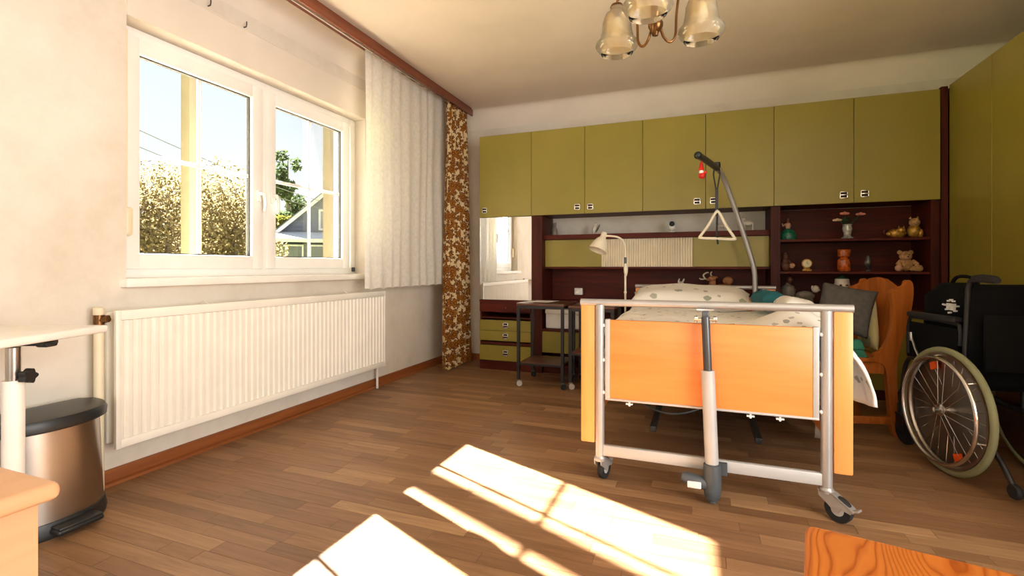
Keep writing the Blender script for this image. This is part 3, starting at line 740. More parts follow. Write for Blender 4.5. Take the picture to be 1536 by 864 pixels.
# lifting column at the foot board
AY = BY-.055
tx = atY(1058, 470, AY); bx = atY(1068, 700, AY)
def A(z, dy=0): 
    t = (z-bx.z)/(tx.z-bx.z); return Vector((bx.x+(tx.x-bx.x)*t, AY+dy, z))
ac = obj('lift_column', MB().cyl(A(.145), A(.565), .027, .027, n=24), 'grey_powder', bed)
obj('piston', MB().cyl(A(.56), A(.79), .0175, n=18).rbox(A(.79).x-.014, A(.79).x+.014, AY-.012, AY+.016, .775, .815, .004), 'rod_grey', ac)
obj('hook', MB().box(A(.8).x-.035, A(.8).x+.035, AY+.016, BY-.012, .816, .822).rbox(A(.8).x-.045, A(.8).x-.03, AY-.0, AY+.04, .765, .79, .003).rbox(A(.8).x+.03, A(.8).x+.045, AY, AY+.04, .765, .79, .003).cyl((A(.8).x-.045, AY, .778), (A(.8).x+.045, AY, .778), .005, n=8), 'chrome', ac)
mb = MB().lathe([(.020, -.135), (.030, -.125), (.036, -.09), (.037, -.02), (.034, .015), (.028, .02)], (A(.145).x, AY, .145+.01), 20)
mb.cyl((A(.1).x+.0, AY, .012), (A(.1).x, AY, .04), .017, n=12)
mt = obj('motor', mb, 'dark_grey', ac)
obj('motor_arm', MB().tube([(A(.1).x-.02, AY-.002, .085), (A(.1).x-.06, AY-.006, .092), (A(.1).x-.105, AY-.010, .102), (A(.1).x-.125, AY-.012, .105)], [.026, .027, .025, .016], 16), 'dark_grey', ac)
obj('motor_label', MB().rbox(A(.1).x-.10, A(.1).x-.045, AY-.038, AY-.024, .072, .100, .004), 'white_plastic', ac)
obj('coupling', MB().box(A(.15).x-.02, A(.15).x+.06, AY+.02, BY-.01, .12, .17), 'dark_grey', ac)
# mattress
mt = tag(obj('mattress', MB().rbox(-.44, .48, 2.33, 4.315, .4405, .62, .04, 4), 'sheet'), 'white sheeted mattress on the nursing bed frame', 'mattress')
# quilt lying on it and hanging over the right side
def quilt_fn(a, b):
    y = 2.36+b*1.45
    w0, w1 = -.47, .50
    hang = (.20+.44*min(1, max(0, b-.16)/.38)+.03*math.sin(b*19)) if b < .64 else max(.06, .66*(1-(b-.64)/.05))
    s_ = a*(w1-w0+hang)
    n1 = noise.noise(Vector((a*4, b*4, 1.3)))*.022+noise.noise(Vector((a*11, b*9, 4.1)))*.010
    x = w0+s_; z = .702+.02*math.sin(a*5+b*2)+n1+.12*math.exp(-((x-.40)/.17)**2)*math.exp(-((y-2.60)/.28)**2)
    if s_ < .05: z -= (.05-s_)*.5
    over = s_-(w1-w0)
    if over > -.05:
        t = over+.05; zz_ = z
        x = w1-.05+.20*(1-math.exp(-t/.07))+(.028*math.sin(b*31+.6)+.014*math.sin(b*67+t*9))*min(1, t/.2); y += .03*math.sin(t*11+b*20)*min(1, t/.3)*(1-b)
        z = zz_-t*.97*min(1.0, .25+t/.10)
    if b < .04: z -= (.04-b)*.4
    return (x, y, z)
q = obj('quilt', MB().grid(60, 60, quilt_fn), 'print_quilt')
sm_ = q.modifiers.new('thick', 'SOLIDIFY'); sm_.thickness = .012; sm_.offset = -1
tag(q, 'white quilt with small print spread on the bed, hanging over its side', 'quilt')
# pillow
def pillow(name, cx, cy, cz, sx, sy, sz, M, m_, label, seed=0, cat='pillow'):
    mb = MB(); nn = 22; rnd = seed*3.7
    for sg in (1, -1):
        def fn(a, b):
            p, q_ = 2*a-1, 2*b-1
            e_ = max(0, (1-p**4)*(1-q_**4)); h = sz*(e_**.55)
            wr = noise.noise(Vector((p*2.2+rnd, q_*2.2, sg*3+rnd)))*.13*sz*e_
            k_ = 1-.06*(1-abs(p)**2)*abs(q_)**3; k2 = 1-.06*(1-abs(q_)**2)*abs(p)**3
            return (p*sx*k2, q_*sy*k_, sg*h+wr)
        mb.grid(nn, nn, fn)
    mb.v = [tuple(Matrix.Translation(Vector((cx, cy, cz))) @ M @ Vector(p)) for p in mb.v]
    o = obj(name, mb, m_)
    bm = bmesh.new(); bm.from_mesh(o.data); bmesh.ops.remove_doubles(bm, verts=bm.verts, dist=.0008); bmesh.ops.recalc_face_normals(bm, faces=bm.faces); bm.to_mesh(o.data); bm.free()
    return tag(o, label, cat)
pillow('bed_pillow', -.075, 4.06, .752, .45, .25, .10, Matrix.Rotation(math.radians(8), 4, 'X'), 'print_pillow', 'large plump white pillow with grey leaf print at the bed head', 2)
pillow('teal_pillow', .420, 3.62, .785, .075, .17, .062, Matrix.Rotation(.12, 4, 'Z'), 'teal_cloth', 'small teal cushion lying on the bed beside the white pillow', 5)
pillow('white_cushion', .515, 3.20, .765, .095, .20, .06, Matrix.Rotation(.25, 4, 'Y'), 'print_quilt', 'rounded white bedding roll at the bed edge next to the teal cushion', 8, 'bedding')

# bed grab pole with hanging triangle
gp = thing('grab_pole', 'grey steel patient lifting pole rising from the bed head', 'lifting pole', (.42, 4.40, .4))
P = [tuple(atY(1132.5, 425, 4.343))[:2]+(.4415,), tuple(atY(1132.5, 425, 4.343))[:2]+(.70,)]+[tuple(atY(u, v, Y)) for u, v, Y in ((1132.5, 425, 4.343), (1131, 404, 4.335), (1124, 378, 4.32), (1110, 335, 4.28), (1096, 295, 4.22), (1086, 268, 4.14), (1079, 256, 4.02), (1068, 247, 3.80), (1057, 239, 3.58), (1047, 233, 3.40))]
pt = spline(P, 5); nP = len(pt)
obj('pole', MB().tube(pt, .0195, 14), 'silver', gp)
k0 = int(nP*.80)
obj('grip_sleeve', MB().tube(pt[k0-2:], .0215, 14), 'black_plastic', gp)
obj('end_cap', MB().ell(pt[-1], .0255, 12, 8), 'black_plastic', gp)
hk = atY(1075, 250, 3.94)
rg = obj('strap', MB(), 'black_plastic', gp) if False else None
tb = atY(1076, 320, 3.94)
sm2 = MB()
for dx in (-.022, .022): sm2.tube([(hk.x+dx*.6, hk.y, hk.z+.03), (hk.x+dx, hk.y, hk.z-.06), (hk.x+dx*.2, hk.y, hk.z-.17)], .006, 6)
sm2.box(hk.x-.011, hk.x+.011, hk.y-.003, hk.y+.003, tb.z-.02, hk.z-.16)
sm2.tube([(tb.x, hk.y, tb.z), (tb.x-.005, hk.y, tb.z-.12), (tb.x+.003, hk.y, tb.z-.23)], .008, 6)
sm2.lathe([(.026, -.02), (.028, 0), (.026, .02)], (hk.x, hk.y, hk.z+.01), 14, )
obj('hanging_strap', sm2, 'black_plastic', gp)
th = [atY(1076, 319, 3.94), atY(1049, 357, 3.94), atY(1103, 359, 3.94)]
tri = spline([th[0]+Vector((-.012, 0, .0)), (th[0]+th[1])/2, th[1]+Vector((.006, 0, .012)), th[1]+Vector((.012, 0, 0)), (th[1]+th[2])/2, th[2]+Vector((-.012, 0, 0)), th[2]+Vector((-.006, 0, .012)), (th[0]+th[2])/2, th[0]+Vector((.012, 0, 0))], 4, True)
obj('triangle_handle', MB().tube(tri, .0105, 10, True), 'cream_enamel', gp)
og = thing('hanging_ornament', 'small red gnome ornament hanging from the lifting pole end', 'ornament', tuple(atY(1052, 262, 3.42)))
p0 = atY(1052, 258, 3.46)
obj('hat', MB().lathe([(.001, .075), (.008, .06), (.014, .03), (.018, .012), (.012, .008)], p0, 12), 'red', og)
obj('head', MB().ell(p0+Vector((0, -.003, .0)), (.015, .014, .015)), 'bulb_white', og)
obj('body', MB().ell(p0+Vector((.004, .0, -.024)), (.022, .02, .022)).ell(p0+Vector((.024, 0, -.004)), (.012, .009, .009)), 'red', og)
obj('cord', MB().cyl(p0+Vector((0, 0, .07)), p0+Vector((-.001, 0, .080)), .0012, n=5), 'black_plastic', og)

# ================================================================== READING LAMP
LX, LYY = atY(938, 400, 4.12).x, 4.12
lp = thing('reading_lamp', 'cream gooseneck reading lamp on a slim pole beside the bed head', 'lamp', (LX, LYY, 0))
zt = lambda v, u=938: atY(u, v, LYY).z
obj('base', MB().lathe([(.12, 0), (.12, .012), (.10, .022), (.02, .03), (.012, .04)], (LX, LYY, 0), 24), 'cream_enamel', lp)
obj('pole', MB().cyl((LX, LYY, .03), (LX, LYY, zt(412)), .0085, n=12).cyl((LX, LYY, zt(440)), (LX, LYY, zt(437)), .012), 'cream_enamel', lp)
obj('socket_grip', MB().tube([(LX+.004, LYY, zt(414)), (LX+.004, LYY, zt(408)), (LX+.004, LYY, zt(400)), (LX, LYY, zt(395))], [.009, .017, .018, .010], 12), 'cream_enamel', lp)
obj('switch', MB().cyl((LX, LYY, zt(396)), (LX, LYY, zt(386)), .0105, n=12), 'dark_grey', lp)
def lpnt(u, v, dy=0): return atY(u, v, LYY+dy)
arm = spline([lpnt(938, 387), lpnt(938, 374), lpnt(935, 362), lpnt(927, 356), lpnt(915, 354), lpnt(906, 354)], 5)
obj('gooseneck', MB().tube(arm, .0085, 10), 'cream_enamel', lp)
c0 = lpnt(906, 352, 0); c1 = lpnt(896, 377, -.05)
Ms = Matrix.Translation(c0) @ (c0-c1).to_track_quat('Z', 'Y').to_matrix().to_4x4()
obj('lamp_shade', MB().shell([(.008, .022), (.020, .018), (.024, .0), (.026, -.028), (.045, -.05), (.062, -.085), (.078, -.145), (.081, -.150), (.076, -.145), (.060, -.085), (.042, -.050), (.02, -.03)], (0, 0, 0), 28, Ms), 'cream_enamel', lp)
obj('bulb', MB().ell(Ms @ Vector((0, 0, -.10)), .028), 'bulb_white', lp)

# ================================================================== TROLLEY AND SIDE TABLE
def trolley(name, label, cat, x0, x1, y0, y1, ztop, legs, shelf, top_mat, shelf_mat, wheels=True):
    t = thing(name, label, cat, ((x0+x1)/2, (y0+y1)/2, 0))
    obj('top', MB().rbox(x0, x1, y0, y1, ztop-.022, ztop, .004), top_mat, t)
    for x in (x0+.016, x1-.016):
        for y in (y0+.016, y1-.016):
            zl = .055 if wheels else 0
            lg = obj('leg', MB().box(x-legs, x+legs, y-legs, y+legs, zl, ztop-.022), 'black_paint', t)
            if wheels:
                wm = MB(); M = Matrix.Translation(Vector((x+.012, y-.01, .024))) @ Matrix.Rotation(PI/2, 4, 'X') @ Matrix.Rotation(.3, 4, 'Y')
                wm.mat(0).lathe([(.010, -.008), (.022, -.010), (.024, -.006), (.024, .006), (.022, .010), (.010, .008)], (0, 0, 0), 16, M)
                wm.mat(1).box(x-.012, x+.02, y-.012, y+.012, .046, .058).cyl((x, y, .03), (x, y, .058), .008)
                obj('castor', wm, ['grey_powder', 'chrome'] if y < (y0+y1)/2 and x < (x0+x1)/2 else ['rubber', 'dark_grey'], lg)
    obj('shelf', MB().rbox(x0+.02, x1-.02, y0+.02, y1-.02, shelf-.016, shelf, .003), shelf_mat, t)
    for bar in (MB().box(x0+.016, x1-.016, y0+.008, y0+.022, shelf-.02, shelf-.004), MB().box(x0+.016, x1-.016, y1-.022, y1-.008, shelf-.02, shelf-.004), MB().box(x0+.016, x1-.016, y0+.006, y0+.026, ztop-.045, ztop-.022)): obj('frame_bar', bar, 'black_paint', t)
    return t
trolley('serving_trolley', 'dark walnut serving trolley on black legs before the drawers', 'trolley', -1.445, -1.03, 3.86, 4.27, .70, .012, .20, 'walnut_top', 'walnut_top')
trolley('bedside_table', 'brown side table on black legs between the trolley and the bed', 'side table', -1.005, -.63, 3.90, 4.30, .685, .014, .30, 'walnut_top', 'rail_wood', True)
tag(obj('paper_sheet', MB().add([(-1.40, 4.02, .7005), (-1.20, 4.02, .7005), (-1.17, 4.22, .7005), (-1.38, 4.22, .7005), (-1.40, 4.02, .7025), (-1.20, 4.02, .7025), (-1.17, 4.22, .7025), (-1.38, 4.22, .7025)], [(0,3,2,1),(4,5,6,7),(0,1,5,4),(1,2,6,5),(2,3,7,6),(3,0,4,7)]), 'white_plastic'), 'white paper sheet lying on the walnut trolley top', 'paper')
p = atY(869, 437, 4.76)
sk = thing('power_socket', 'white surface mounted socket box on the mahogany back panel', 'socket', (p.x, 4.75, p.z))
obj('casing', MB().rbox(p.x-.040, p.x+.040, 4.715, 4.764, p.z-.034, p.z+.034, .008), 'white_plastic', sk)
obj('faceplate', MB().lathe([(.024, 0), (.024, .004), (.02, .004), (.018, .001)], (0, 0, 0), 20, Matrix.Translation(Vector((p.x, 4.715, p.z))) @ Matrix.Rotation(PI/2, 4, 'X')), 'white_paint', sk)

# ================================================================== CHAIR BY THE BED
CX0, CX1, CY0, CY1 = .71, 1.06, 3.50, 3.97
chr_ = thing('pine_chair', 'carved honey pine chair facing the bed, heaped with cushions', 'chair', (1.09, 3.50, 0), math.radians(14))
ROOT[chr_.name] = Matrix.Translation(Vector((1.09, 3.50, 0)))   # parts are drawn square to the room, the chair then turns about its near post
sp_ = [(1.07, 0), (1.125, 0), (1.095, .18), (1.085, .34), (1.09, .46), (1.115, .56), (1.145, .66), (1.165, .76), (1.175, .84), (1.172, .90), (1.155, .925), (1.135, .918), (1.128, .895), (1.098, .880), (1.06, .865), (1.052, .845), (1.062, .80), (1.066, .72), (1.058, .64), (1.035, .56), (1.00, .505), (.965, .485), (.965, .44), (1.01, .425), (1.03, .36), (1.045, .18)]
sps = [(v.x, v.y) for v in spline([(a, b, 0) for a, b in sp_], 3, True)]
for y in (CY0, CY1-.03):
    obj('back_post', MB().prism(sps, 'Y', y, y+.032), 'pine_chair', chr_)
for y in (CY0+.005, CY1-.04):
    obj('front_leg', MB().rbox(CX0, CX0+.045, y, y+.036, 0, .44, .006), 'pine_chair', chr_)
crest = [(CY0+.03, .80), (CY1-.03, .80), (CY1-.03, .875), (CY1-.08, .895), (CY1-.16, .928), ((CY0+CY1)/2, .938), (CY0+.16, .928), (CY0+.08, .892), (CY0+.03, .865)]
def sk_(z): return 1.085+(z-.5)*.10
mb = MB(); mb.prism(crest, 'X', 1.105, 1.130); obj('crest_rail', mb, 'pine_chair', chr_)
obj('back_panel', MB().add([(sk_(z)+dx, y, z) for dx in (-.012, .0) for z in (.50, .81) for y in (CY0+.03, CY1-.03)], [(0,1,3,2),(4,6,7,5),(0,4,5,1),(2,3,7,6),(0,2,6,4),(1,5,7,3)]), 'pine_chair', chr_)
obj('seat', MB().rbox(CX0-.02, 1.06, CY0+.033, CY1-.033, .44, .465, .006).rbox(CX0-.02, .965, CY0-.012, CY1+.012, .44, .465, .006), 'pine_chair', chr_)
obj('apron', MB().box(CX0+.045, 1.02, CY0+.008, CY0+.028, .37, .44).box(CX0+.045, 1.02, CY1-.028, CY1-.008, .37, .44).box(CX0+.01, CX0+.03, CY0+.04, CY1-.04, .37, .44), 'pine_chair', chr_)
for y in (CY0+.004, CY1-.030): obj('stretcher', MB().rbox(CX0+.04, 1.06, y, y+.026, .07, .115, .004), 'pine_chair', chr_)
pillow('grey_cushion', .838, 3.560, .740, .145, .150, .048, Matrix.Rotation(math.radians(-10), 4, 'Z') @ Matrix.Rotation(math.radians(74), 4, 'X') @ Matrix.Rotation(math.radians(-12), 4, 'Z'), 'grey_cloth', 'dark charcoal square cushion propped on the pine chair', 11, 'cushion')
pillow('print_cushion', .988, 3.690, .655, .175, .095, .030, Matrix.Rotation(math.radians(14), 4, 'Z') @ Matrix.Rotation(math.radians(86), 4, 'Y'), 'print_cushion', 'yellow green patterned cushion against the pine chair back', 13, 'cushion')
tw = thing('folded_towel', 'folded green towel heaped on the pine chair seat', 'towel', (.93, 3.58, .467))
def fold(x0, x1, y0, y1, z, h, sd):
    return MB().grid(14, 14, lambda a, b: (x0+(x1-x0)*a, y0+(y1-y0)*b, z+(h+.012*noise.noise(Vector((a*3+sd, b*3, sd))))*(max(0, (1-(2*a-1)**6)*(1-(2*b-1)**6)))**.5)).grid(14, 14, lambda a, b: (x0+(x1-x0)*a, y0+(y1-y0)*b, z))
obj('lower_fold', fold(.76, .93, 3.45, 3.60, .4665, .045, 1), 'green_cloth', tw)
obj('upper_fold', fold(.78, .92, 3.46, 3.59, .512, .050, 2), 'green_cloth', tw)

# ================================================================== WHEELCHAIR
wc = thing('wheelchair', 'black folding wheelchair with grey tyres parked by the wardrobe', 'wheelchair', (1.12, 2.98, 0), math.radians(12))
# local: x right, y forward, origin on the floor under the left wheel
TR = .42; RW = .305
def wheel(x, side):
    M = Matrix.Translation(Vector((x, 0, RW))) @ Matrix.Rotation(side*PI/2, 4, 'Y')
    tor = lambda R, r, z=0, n=64, m=10: [[(R+r*math.cos(2*PI*j/m))*math.cos(2*PI*i/n) for i in range(n)] for j in range(m)]
    def torus(R, r, z):
        mb = MB(); n, m = 64, 10; vs = []
        for i in range(n):
            for j in range(m):
                a, b = 2*PI*i/n, 2*PI*j/m; vs.append(((R+r*math.cos(b))*math.cos(a), (R+r*math.cos(b))*math.sin(a), z+r*math.sin(b)))
        mb.add(vs, [(i*m+j, ((i+1) % n)*m+j, ((i+1) % n)*m+(j+1) % m, i*m+(j+1) % m) for i in range(n) for j in range(m)], M); return mb
    w = obj('wheel', torus(RW-.015, .0155, 0), 'tyre_grey', wc, world=False)
    obj('rim', MB().lathe([(RW-.030, -.013), (RW-.028, .013), (RW-.044, .010), (RW-.048, 0), (RW-.044, -.010), (RW-.030, -.013)], (0, 0, 0), 64, M), 'steel', w, world=False)
    obj('handrim', torus(RW-.052, .0095, .042), 'chrome', w, world=False)
    sp = MB()
    for i in range(28):
        a = 2*PI*i/28; a2 = a+(.42 if i % 2 else -.42); zz_ = .024 if i % 4 < 2 else -.024
        p = M @ Vector(((RW-.045)*math.cos(a), (RW-.045)*math.sin(a), 0)); q_ = M @ Vector((.026*math.cos(a2), .026*math.sin(a2), zz_)); sp.cyl(p, q_, .0013, n=5, caps=False)
    for i in range(6):
        a = 2*PI*i/6+.2; sp.cyl(M @ Vector(((RW-.052)*math.cos(a), (RW-.052)*math.sin(a), .042)), M @ Vector(((RW-.042)*math.cos(a), (RW-.042)*math.sin(a), .005)), .004, n=6)
    obj('spoke_web', sp, 'chrome', w, world=False)
    obj('hub', MB().lathe([(.008, -.04), (.03, -.026), (.03, -.02), (.014, -.015), (.014, .015), (.03, .02), (.03, .026), (.016, .03), (.012, .055), (.001, .058)], (0, 0, 0), 20, M), 'chrome', w, world=False)
    for a in (math.radians(22), math.radians(202)):
        Mr_ = M @ Matrix.Rotation(a+ (PI if side > 0 else 0), 4, 'Z')
        obj('reflector', MB().box(.20, .235, -.022, .022, -.006, .006, Mr_), 'orange_plastic', w, world=False)
wheel(0, -1); wheel(TR, 1)
fx0, fx1 = .055, TR-.055
for i, x in enumerate((fx0, fx1)):
    f = MB().tube([(x, -.03, .28), (x, -.04, .60), (x, -.06, .90), (x, -.075, .935), (x, -.12, .945)], .011, 10)
    f.tube(spline([(x, -.03, .50), (x, .30, .50), (x, .38, .48), (x, .42, .38), (x, .44, .20)], 5), .011, 10)
    f.tube(spline([(x, -.03, .30), (x, .25, .30), (x, .40, .30), (x, .42, .38)], 5), .011, 10).cyl((x, .05, .30), (x, .05, .50), .010).cyl((x, 0, RW), (x, .06, RW), .012)
    obj('frame', f, 'black_paint', wc, world=False)
    obj('push_handle', MB().tube([(x, -.10, .947), (x, -.15, .95), (x, -.215, .945), (x, -.23, .94)], [.017, .019, .018, .014], 12), 'rubber', wc, world=False)
    a = MB().tube(spline([(x, -.01, .62), (x, -.01, .70), (x, .03, .725), (x, .30, .725), (x, .37, .70), (x, .38, .52)], 4), .009, 8)
    obj('armrest_frame', a, 'black_paint', wc, world=False)
    obj('armrest_pad', MB().rbox(x-.024, x+.024, .0, .36, .728, .757, .011, 3), 'rubber', wc, world=False)
    obj('skirt_guard', MB().rbox(x-.006, x+.004, .0, .36, .50, .70, .003), 'black_cloth', wc, world=False)
    fkM = Matrix.Translation(Vector((x+(.0 if i else 0), .44, 0)))
    cw = MB().lathe([(.03, -.014), (.072, -.016), (.08, -.008), (.08, .008), (.072, .016), (.03, .014)], (0, 0, 0), 24, Matrix.Translation(Vector((x, .40, .08))) @ Matrix.Rotation(PI/2, 4, 'Y'))
    c_ = obj('front_castor', cw, 'rubber', wc, world=False)
    obj('fork', MB().cyl((x, .44, .16), (x, .44, .30), .012).box(x-.024, x+.024, .41, .46, .155, .165).box(x-.025, x-.020, .385, .45, .075, .16).box(x+.020, x+.025, .385, .45, .075, .16), 'black_paint', c_, world=False)
    fp = MB().tube([(x, .43, .30), (x, .455, .16), (x, .46, .12)], .009, 8).rbox(x-.13 if i else x-.01, x+.01 if i else x+.13, .452, .464, .11, .22, .004)
    obj('footrest', fp, 'black_plastic', wc, world=False)
    at = MB().tube(spline([(x, -.02, .28), (x, -.12, .24), (x, -.24, .16), (x, -.31, .075)], 5), .011, 8)
    a_ = obj('anti_tip_bar', at, 'black_paint', wc, world=False)
    obj('anti_tip_wheel', MB().lathe([(.012, -.012), (.028, -.012), (.032, -.006), (.032, .006), (.028, .012), (.012, .012)], (0, 0, 0), 16, Matrix.Translation(Vector((x, -.32, .055))) @ Matrix.Rotation(PI/2, 4, 'Y')), 'rubber', a_, world=False)
    bl = MB().tube([(x-.02, .24, .50), (x-.03, .27, .56), (x-.03, .30, .62)], .006, 8).cyl((x-.03, .30, .60), (x-.03, .305, .645), .010)
    obj('brake_lever', bl, 'steel', wc, world=False)
xb = MB()
def backfn(a, b):
    x = fx0+(fx1-fx0)*a; z = .42+.50*b
    return (x, -.045-.02*b-.045*math.sin(PI*a)*(.6+.4*math.sin(PI*b)), z)
xb.grid(14, 14, backfn); bo = obj('backrest', xb, 'black_cloth', wc, world=False); mo = bo.modifiers.new('thick', 'SOLIDIFY'); mo.thickness = .02
obj('seat', MB().rbox(fx0, fx1, -.02, .40, .495, .53, .012, 3), 'black_cloth', wc, world=False)
obj('cross_brace', MB().cyl((fx0, .10, .30), (fx1, .10, .50), .010).cyl((fx0, .13, .50), (fx1, .13, .30), .010), 'black_paint', wc, world=False)
obj('rear_pocket', MB().rbox(fx0+.02, fx1-.02, -.135, -.118, .52, .78, .006), 'black_cloth', wc, world=False)
# black bag with an emblem standing on the seat
bg_ = thing('black_bag', 'black soft bag with a white emblem standing in the wheelchair', 'bag', (1.12, 2.98, 0), math.radians(12))
def bagfn(a, b):
    t = 2*PI*a; e_ = 1-max(0, b-.82)*2.6; z = .533+.385*b
    sx_, sy_ = .115*e_, .155*e_
    c_, s_ = math.cos(t), math.sin(t)
    k_ = (abs(c_)**5+abs(s_)**5)**(-1/5)
    return (fx0+.155+k_*c_*sx_+.01*noise.noise(Vector((c_, s_, b*3))), .20+k_*s_*sy_, z-.03*max(0, -s_)*b)
bm_ = MB().grid(41, 12, bagfn); bm_.add([bagfn(i/40, 1) for i in range(40)], [tuple(range(40))]); bm_.add([bagfn(i/40, 0) for i in range(40)], [tuple(range(40))])
obj('bag_body', bm_, 'black_cloth', bg_, world=False)
obj('strap', MB().tube(spline([(fx0+.155, .10, .905), (fx0+.155, .14, .945), (fx0+.155, .24, .95), (fx0+.155, .29, .905)], 5), .009, 8), 'black_cloth', bg_, world=False)
em = MB(); ex = fx0+.155-.118
def patch(y0, y1, z0, z1): em.box(ex-.003, ex+.02, y0, y1, z0, z1)
cy_, cz_ = .115, .805
patch(cy_-.026, cy_-.004, cz_-.022, cz_+.012); patch(cy_+.004, cy_+.022, cz_-.022, cz_+.012); patch(cy_-.026, cy_+.022, cz_-.004, cz_+.006)
for dy, dz in ((-.036, .0), (.036, .002), (.048, .004), (-.002, .030), (.014, .024), (-.018, .024), (-.004, -.034), (.008, -.036), (-.030, -.024), (.028, -.020)): patch(cy_+dy-.004, cy_+dy+.004, cz_+dz-.004, cz_+dz+.004)
obj('emblem', em, 'white_plastic', bg_, world=False)['label'] = 'white square emblem with small dots'

# ================================================================== STEP BIN
bn = thing('step_bin', 'half round brushed steel pedal bin with black lid by the radiator', 'bin', (-2.42, 1.12, 0))
def dprof(hw, dp, xb_, yc, n=28, rr=.05):
    """D outline: flat side at x=xb_ to the wall, round side into the room"""
    pts = [(xb_, yc-hw+rr*.6)]
    for i in range(n+1):
        t = -PI/2+PI*i/n; pts.append((xb_+.05+(dp-.05)*max(0, math.cos(t))**.8, yc+hw*math.copysign(abs(math.sin(t))**.9, math.sin(t))))
    pts.append((xb_, yc+hw-rr*.6)); return pts
def loft(levels):
    mb = MB(); m = len(levels[0][0]); vs = []
    for poly, z in levels: vs += [(x, y, z) for x, y in poly]
    fs = [(k*m+i, k*m+(i+1) % m, (k+1)*m+(i+1) % m, (k+1)*m+i) for k in range(len(levels)-1) for i in range(m)]
    fs += [tuple(range(m))[::-1], tuple(range((len(levels)-1)*m, len(levels)*m))]
    return mb.add(vs, fs)
BXb, BYc = -2.500, 1.115
def dp_(s, e=0): return dprof(.20+e, .262+e, BXb-e*.0, BYc)
obj('body', loft([(dprof(.206, .262, BXb+.004, BYc), .05), (dprof(.194, .240, BXb+.008, BYc), .392)]), 'steel', bn)
obj('base_ring', loft([(dprof(.213, .278, BXb, BYc), 0), (dprof(.216, .282, BXb, BYc), .02), (dprof(.210, .270, BXb, BYc), .056), (dprof(.20, .256, BXb+.006, BYc), .058)]), 'black_plastic', bn)
obj('lid', loft([(dprof(.202, .252, BXb+.004, BYc), .389), (dprof(.218, .270, BXb, BYc), .397), (dprof(.220, .272, BXb, BYc), .422), (dprof(.210, .258, BXb+.006, BYc), .438), (dprof(.18, .22, BXb+.02, BYc), .442)]), 'black_plastic', bn)
pdx = BXb+.262
obj('pedal', MB().rbox(pdx-.03, pdx+.065, BYc-.05, BYc+.10, .018, .038, .008, 3).rbox(pdx+.005, pdx+.065, BYc-.045, BYc+.095, .036, .046, .004), 'black_plastic', bn)

# ================================================================== OVERBED TABLE (left edge)
tcol = ray(20)*(1.50/FPX)
ot = thing('overbed_table', 'white overbed table on a steel and white column near the bin', 'table', (tcol.x, tcol.y, 0))
pr = ray(85)*(1.55/FPX)
tz = 1-(503-HZ)/FPX*1.55
obj('column', MB().cyl((tcol.x, tcol.y, .05), (tcol.x, tcol.y, 1-(570-HZ)/FPX*1.5), .0265, n=24), 'white_paint', ot)
obj('inner_tube', MB().cyl((tcol.x, tcol.y, .5), (tcol.x, tcol.y, tz-.03), .018, n=20), 'steel', ot)
kz = 1-(564-HZ)/FPX*1.5
kd = Vector((RT.x, RT.y, 0))
kb = Vector((tcol.x, tcol.y, kz))
kn = MB().cyl(kb+kd*.018, kb+kd*.036, .005)
kq = kd.to_track_quat('Z', 'Y').to_matrix().to_4x4()
kp = []
for i in range(30):
    a = 2*PI*i/30; r_ = .020+.0035*math.cos(5*a); kp.append((r_*math.cos(a), r_*math.sin(a)))
kn.prism(kp, 'Z', .034, .056, Matrix.Translation(kb) @ kq)
obj('clamp_knob', kn, 'black_plastic', ot)
ta = Vector((pr.x, pr.y, 0)); ux = Vector((-.93, -.36, 0)).normalized(); uy = Vector((-ux.y, ux.x, 0))
if uy.x < 0: uy = -uy
Mt = Matrix.Translation(Vector((pr.x, pr.y, tz))) @ Matrix(((ux.x, uy.x, 0, 0), (ux.y, uy.y, 0, 0), (0, 0, 1, 0), (0, 0, 0, 1)))
obj('table_top', MB().rbox(0, .62, -.20, .20, -.016, .010, .008, 3, Mt), 'white_paint', ot)
obj('under_bracket', MB().rbox(.02, .40, -.03, .03, -.030, -.017, .004, 2, Mt).rbox(.012, .05, -.02, .02, -.036, -.018, .006, 2, Mt), 'black_plastic', ot)
obj('foot', MB().rbox(tcol.x-.45, tcol.x+.03, tcol.y-.03, tcol.y+.03, .03, .06, .008).rbox(tcol.x-.03, tcol.x+.03, tcol.y-.34, tcol.y+.03, .035, .065, .008), 'white_paint', ot)
for dx, dy in ((-.42, 0), (0, -.32), (0, 0)):
    obj('castor', MB().cyl((tcol.x+dx, tcol.y+dy-.010, .02), (tcol.x+dx, tcol.y+dy+.010, .02), .02, n=14).cyl((tcol.x+dx, tcol.y+dy, .02), (tcol.x+dx, tcol.y+dy, .04), .007), 'rubber', ot)

# ================================================================== BEECH BEDSIDE CABINET (lower left)
tzb = .72; cn = atZ(95, 720, tzb)
bc = thing('beech_cabinet', 'pale beech bedside cabinet with thick rounded top', 'cabinet', (cn.x-.25, cn.y-.22, 0))
obj('top', MB().rbox(cn.x-.52, cn.x, cn.y-.46, cn.y, tzb-.024, tzb, .010, 3), 'pale_beech', bc)
obj('body', MB().box(cn.x-.50, cn.x-.018, cn.y-.42, cn.y-.018, .06, tzb-.025), 'pale_beech', bc)
obj('drawer', MB().rbox(cn.x-.495, cn.x-.022, cn.y-.440, cn.y-.421, tzb-.20, tzb-.045, .003), 'pale_beech', bc)
obj('door', MB().rbox(cn.x-.495, cn.x-.022, cn.y-.440, cn.y-.421, .08, tzb-.205, .003), 'pale_beech', bc)
for dx in (-.47, -.05):
    for dy in (-.41, -.05): obj('foot', MB().cyl((cn.x+dx, cn.y+dy, 0), (cn.x+dx, cn.y+dy, .06), .02, n=14), 'black_plastic', bc)

